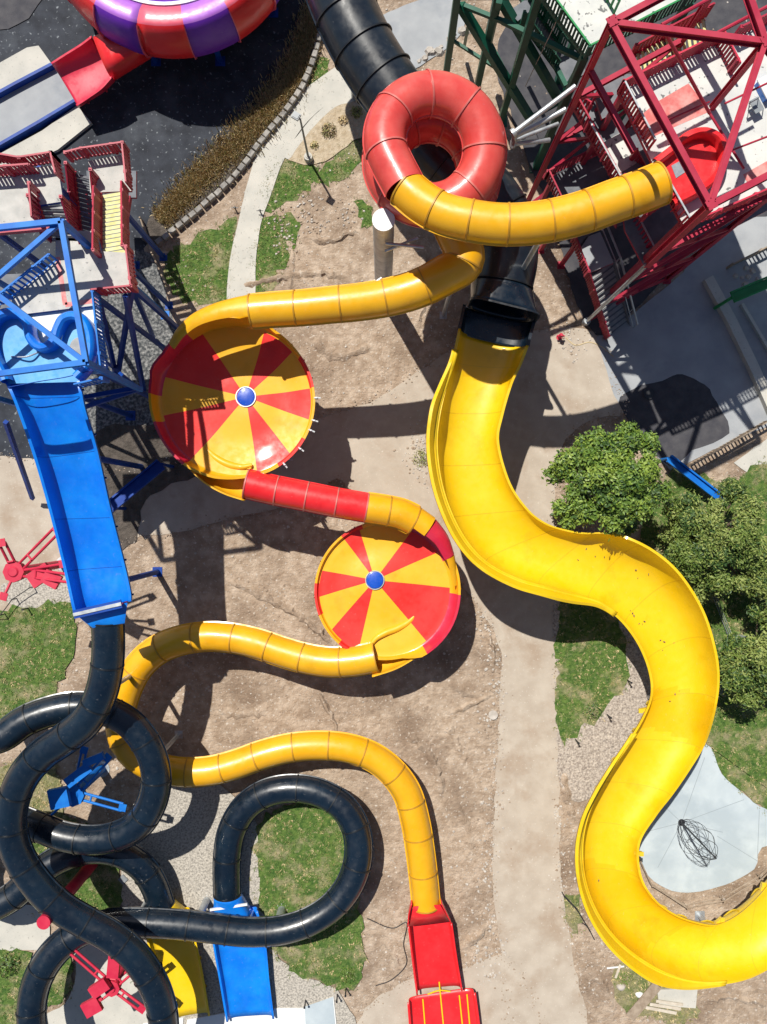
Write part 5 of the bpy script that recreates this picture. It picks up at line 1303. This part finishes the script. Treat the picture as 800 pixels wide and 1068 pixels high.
# splash lane under the red scoop, top left
def lane(label, pts_l, pts_r, nm='splash_lane'):
    o = thing(nm, label, 'splash lane', W(pts_l[0][0], pts_l[0][1]))
    fl_ = [W(*p) for p in pts_l]; fr2 = [W(*p) for p in pts_r]
    mb = MB(); mb.prism([v.xy for v in fl_ + fr2[::-1]], .01, .16); mb.build('floor', 'plaza', o, smooth=False)  # floor greyed to stand for the shade falling on the white lane
    for s, pp in ((1, fl_), (-1, fr2)):
        mb = MB()
        for a, b in zip(pp[:-1], pp[1:]): mb.bar(a + Vector((0, 0, .36)), b + Vector((0, 0, .36)), .22, .7)
        mb.build('side_wall', 'steel_navy', o, smooth=False)
    return o
lane('long blue sided splash lane under the red scoop at the top left', [(58, 72), (20, 92), (-60, 136)], [(84, 108), (44, 132), (-40, 180)])
for lab, pts, dy in (('pale concrete coping slab above the splash lane', [(30, 52), (42, 50), (55, 68), (36, 82), (-60, 128), (-70, 108)], 0), ('pale concrete coping slab below the splash lane', [(46, 138), (82, 112), (97, 130), (62, 158), (-30, 200), (-38, 184)], 0)):
    mb = MB(); mb.prism([W(x, y).xy for x, y in pts], .01, .3, 0); single(mb, 'coping_slab', 'path', lab, 'slab', at=W(*pts[0]), smooth=False)

# lumber pile and slabs at the bottom right
def plank(mb, a, b, w_, z, th=.06): mb.bar(W(*a) + Vector((0, 0, z + .17)), W(*b) + Vector((0, 0, z + .17)), w_, th)
for a, b, w_, z, mat, lab in (((655, 1058), (684, 1024), .75, .22, 'wood', 'broad weathered plank leaning across the weeds by the lumber'), ((672, 1048), (704, 1054), .22, .12, 'wood_pale', 'pale plank lowest of the stacked lumber'), ((676, 1044), (708, 1049), .22, .2, 'wood_pale', 'pale plank in the middle of the stacked lumber'),
                             ((682, 1040), (710, 1044), .2, .28, 'wood_pale', 'pale plank topmost of the stacked lumber'), ((641, 1018), (646, 1004), .16, .06, 'wood_pale', 'short pale board lying on the dirt left of the weeds'), ((632, 1008), (650, 1006), .1, .05, 'white_paint', 'thin white strip lying on the dirt left of the weeds')):
    mb = MB(); plank(mb, a, b, w_, z, .07); c_ = W((a[0] + b[0]) / 2, (a[1] + b[1]) / 2)
    single(mb, 'plank', mat, lab, 'plank', 'lumber by the yellow slide', at=c_, smooth=False)
mb = MB(); mb.prism([W(x, y).xy for x, y in [(684, 1030), (726, 1028), (724, 1049), (686, 1046)]], .17, .30); single(mb, 'paving_slab', 'path', 'flat grey slab lying beside the lumber under the yellow slide', 'slab', at=W(705, 1036), smooth=False)
for p, r, lab in (((666, 1036), .3, 'white rounded stone among the weeds by the lumber'), ((647, 1028), .34, 'grey rounded stone among the weeds by the lumber')):
    b = W(*p); mb = MB(); rows = []
    for j in range(6):
        v = j / 5 * math.pi / 2; rows.append([b + Vector((math.cos(a) * r * math.cos(v) * (1 + .12 * math.sin(3 * a)), math.sin(a) * r * .75 * math.cos(v), r * .7 * math.sin(v) + .16)) for a in [2 * math.pi * i / 14 for i in range(14)]])
    mb.grid(rows, closed=True); single(mb, 'stone', 'rock' if r > .32 else 'white_paint', lab, 'stone', at=b)

# hydrant like valve box, manholes and covers
for p, r, mat, lab in (((676, 411), .42, 'black_metal', 'round black manhole cover on the dark asphalt patch'), ((514, 745), .35, 'rock', 'round pale valve cover at the ragged left edge of the walk'), ((129, 916), .38, 'lamp_grey', 'square grey hatch cover on the grass inside the black coils')):
    b = W(*p, 0); b.z = .004 * (LAYER[0] + 2); mb = MB(); mb.rod(b, b + Vector((0, 0, .04)), r, n=24 if mat != 'lamp_grey' else 4); mb.rod(b + Vector((0, 0, .04)), b + Vector((0, 0, .055)), r * .8, n=24 if mat != 'lamp_grey' else 4)
    single(mb, 'manhole_cover', mat, lab, 'cover', at=b)
# low walls / kerbs of the plaza at the right
mb = MB()
pl = [W(x, y) for x, y in [(736, 292), (760, 336), (784, 386), (806, 436)]]
for a, b in zip(pl[:-1], pl[1:]): mb.bar(a + Vector((0, 0, .3)), b + Vector((0, 0, .3)), .7, .58)
single(mb, 'planter_wall', 'path', 'low pale concrete wall running down the right side of the shaded plaza', 'wall', at=pl[0], smooth=False)
mb = MB()
pl = [W(x, y) for x, y in [(772, 318), (792, 352), (816, 392)]]
for a, b in zip(pl[:-1], pl[1:]): mb.bar(a + Vector((0, 0, .2)), b + Vector((0, 0, .2)), .22, .38)
single(mb, 'kerb_wall', 'path', 'thin pale kerb right of the low concrete plaza wall', 'wall', at=pl[0], smooth=False)
def slat_row(label, a, b, mat, h=1.15):
    p, q = W(*a), W(*b); o = thing('slat_row', label, 'fence', p); railing(o, [p, q], mat, h=h, gap=.28, w=.1, world=True, name='slat_panel'); return o
slat_row('added slats imitating sun through railings along the lower edge of the shaded plaza', (716, 486), (796, 440), 'wood')  # added slats in place of sun stripes falling through the tower railings
slat_row('slatted fence at the top right corner of the shaded plaza', (758, 280), (806, 256), 'wood')
# rocks heaped by the green beam
for i in range(9):
    x, y = 770 + random.uniform(-4, 26), 290 + random.uniform(-10, 8)
    b = W(x, y); mb = MB(); pebble(mb, b.x, b.y, random.uniform(.18, .34), 0)
    single(mb, 'boulder', 'rock', 'grey boulder in the heap by the bright green channel', 'boulder', 'boulders by the green channel', at=b, smooth=False)
# rubble of broken concrete by the green tower
for i in range(12):
    x, y = 440 + i * 4.5 + random.uniform(-3, 3), 64 - i * 3.2 + random.uniform(-4, 4)
    b = W(x, y); mb = MB(); pebble(mb, b.x, b.y, random.uniform(.2, .45), 0)
    single(mb, 'boulder', 'rock', 'pale boulder in the row between the black tube and the green tower', 'boulder', 'boulders beside the green tower', at=b, smooth=False)

# hoses and cables lying about
for pts, r, mat, lab in ((((383, 958), (410, 968), (424, 962), (421, 985), (424, 1005), (408, 1022), (392, 1028)), .035, 'black_metal', 'thin black hose lying in the dirt left of the red run-out chute'),
                         (((600, 948), (604, 960), (612, 966), (620, 980)), .04, 'black_metal', 'black hose at the walk edge beside the lower bend of the yellow slide'),
                         (((590, 352), (600, 360), (615, 357), (628, 362), (640, 372)), .03, 'blade_dry', 'thin yellow hose beside the foot of the red tower stairs')):
    c = catmull([W(x, y, .05) for x, y in pts], .15); mb = MB(); mb.path(c, r, n=7); single(mb, 'hose', mat, lab, 'hose', at=W(*pts[0]))
b = W(583, 352); mb = MB(); mb.rod(b, b + Vector((0, 0, .75)), .12, n=12); mb.rod(b + Vector((0, 0, .75)), b + Vector((0, 0, .92)), .17, .1, n=12); mb.rod(b + Vector((-.28, 0, .55)), b + Vector((.28, 0, .55)), .07, n=10); mb.rod(b, b + Vector((0, 0, .06)), .22, n=12)
single(mb, 'fire_hydrant', 'steel_scarlet', 'small red hydrant on the dirt between the black tube and the red stairs', 'hydrant', at=b)
# ================================================================== light, sky, camera
EL = math.radians(57.8)
dirv = Vector((.5 * math.cos(EL), -.866 * math.cos(EL), -math.sin(EL)))
ld = bpy.data.lights.new('sun', 'SUN'); ld.energy = 5.0; ld.angle = math.radians(.53); ld.color = (1, .955, .87)
lo = bpy.data.objects.new('sun', ld); COL.objects.link(lo); lo.rotation_euler = dirv.to_track_quat('-Z', 'Y').to_euler(); lo.location = (-40, 60, 90)
w = bpy.data.worlds.new('World'); sc.world = w; w.use_nodes = True
nt = w.node_tree; bg = nt.nodes['Background']; sky = nt.nodes.new('ShaderNodeTexSky'); sky.sky_type = 'NISHITA'; sky.sun_disc = False
sky.sun_elevation = EL; sky.sun_rotation = math.atan2(-.5, .866); sky.altitude = 200
nt.links.new(sky.outputs[0], bg.inputs[0]); bg.inputs[1].default_value = .062
cd = bpy.data.cameras.new('camera'); cd.sensor_fit = 'VERTICAL'; cd.sensor_height = 36; cd.sensor_width = 27; cd.lens = 36 * FPX / 1068
cd.clip_start = .5; cd.clip_end = 1000
co = bpy.data.objects.new('camera', cd); COL.objects.link(co); co.location = (0, 0, CAMH); co.rotation_euler = (0, 0, 0); sc.camera = co
vs = sc.view_settings; vs.view_transform = 'Standard'; vs.look = 'None'; vs.gamma = 1; vs.exposure = .2; vs.use_curve_mapping = False
sc.cycles.max_bounces = 6; sc.cycles.diffuse_bounces = 3; sc.cycles.use_denoising = True
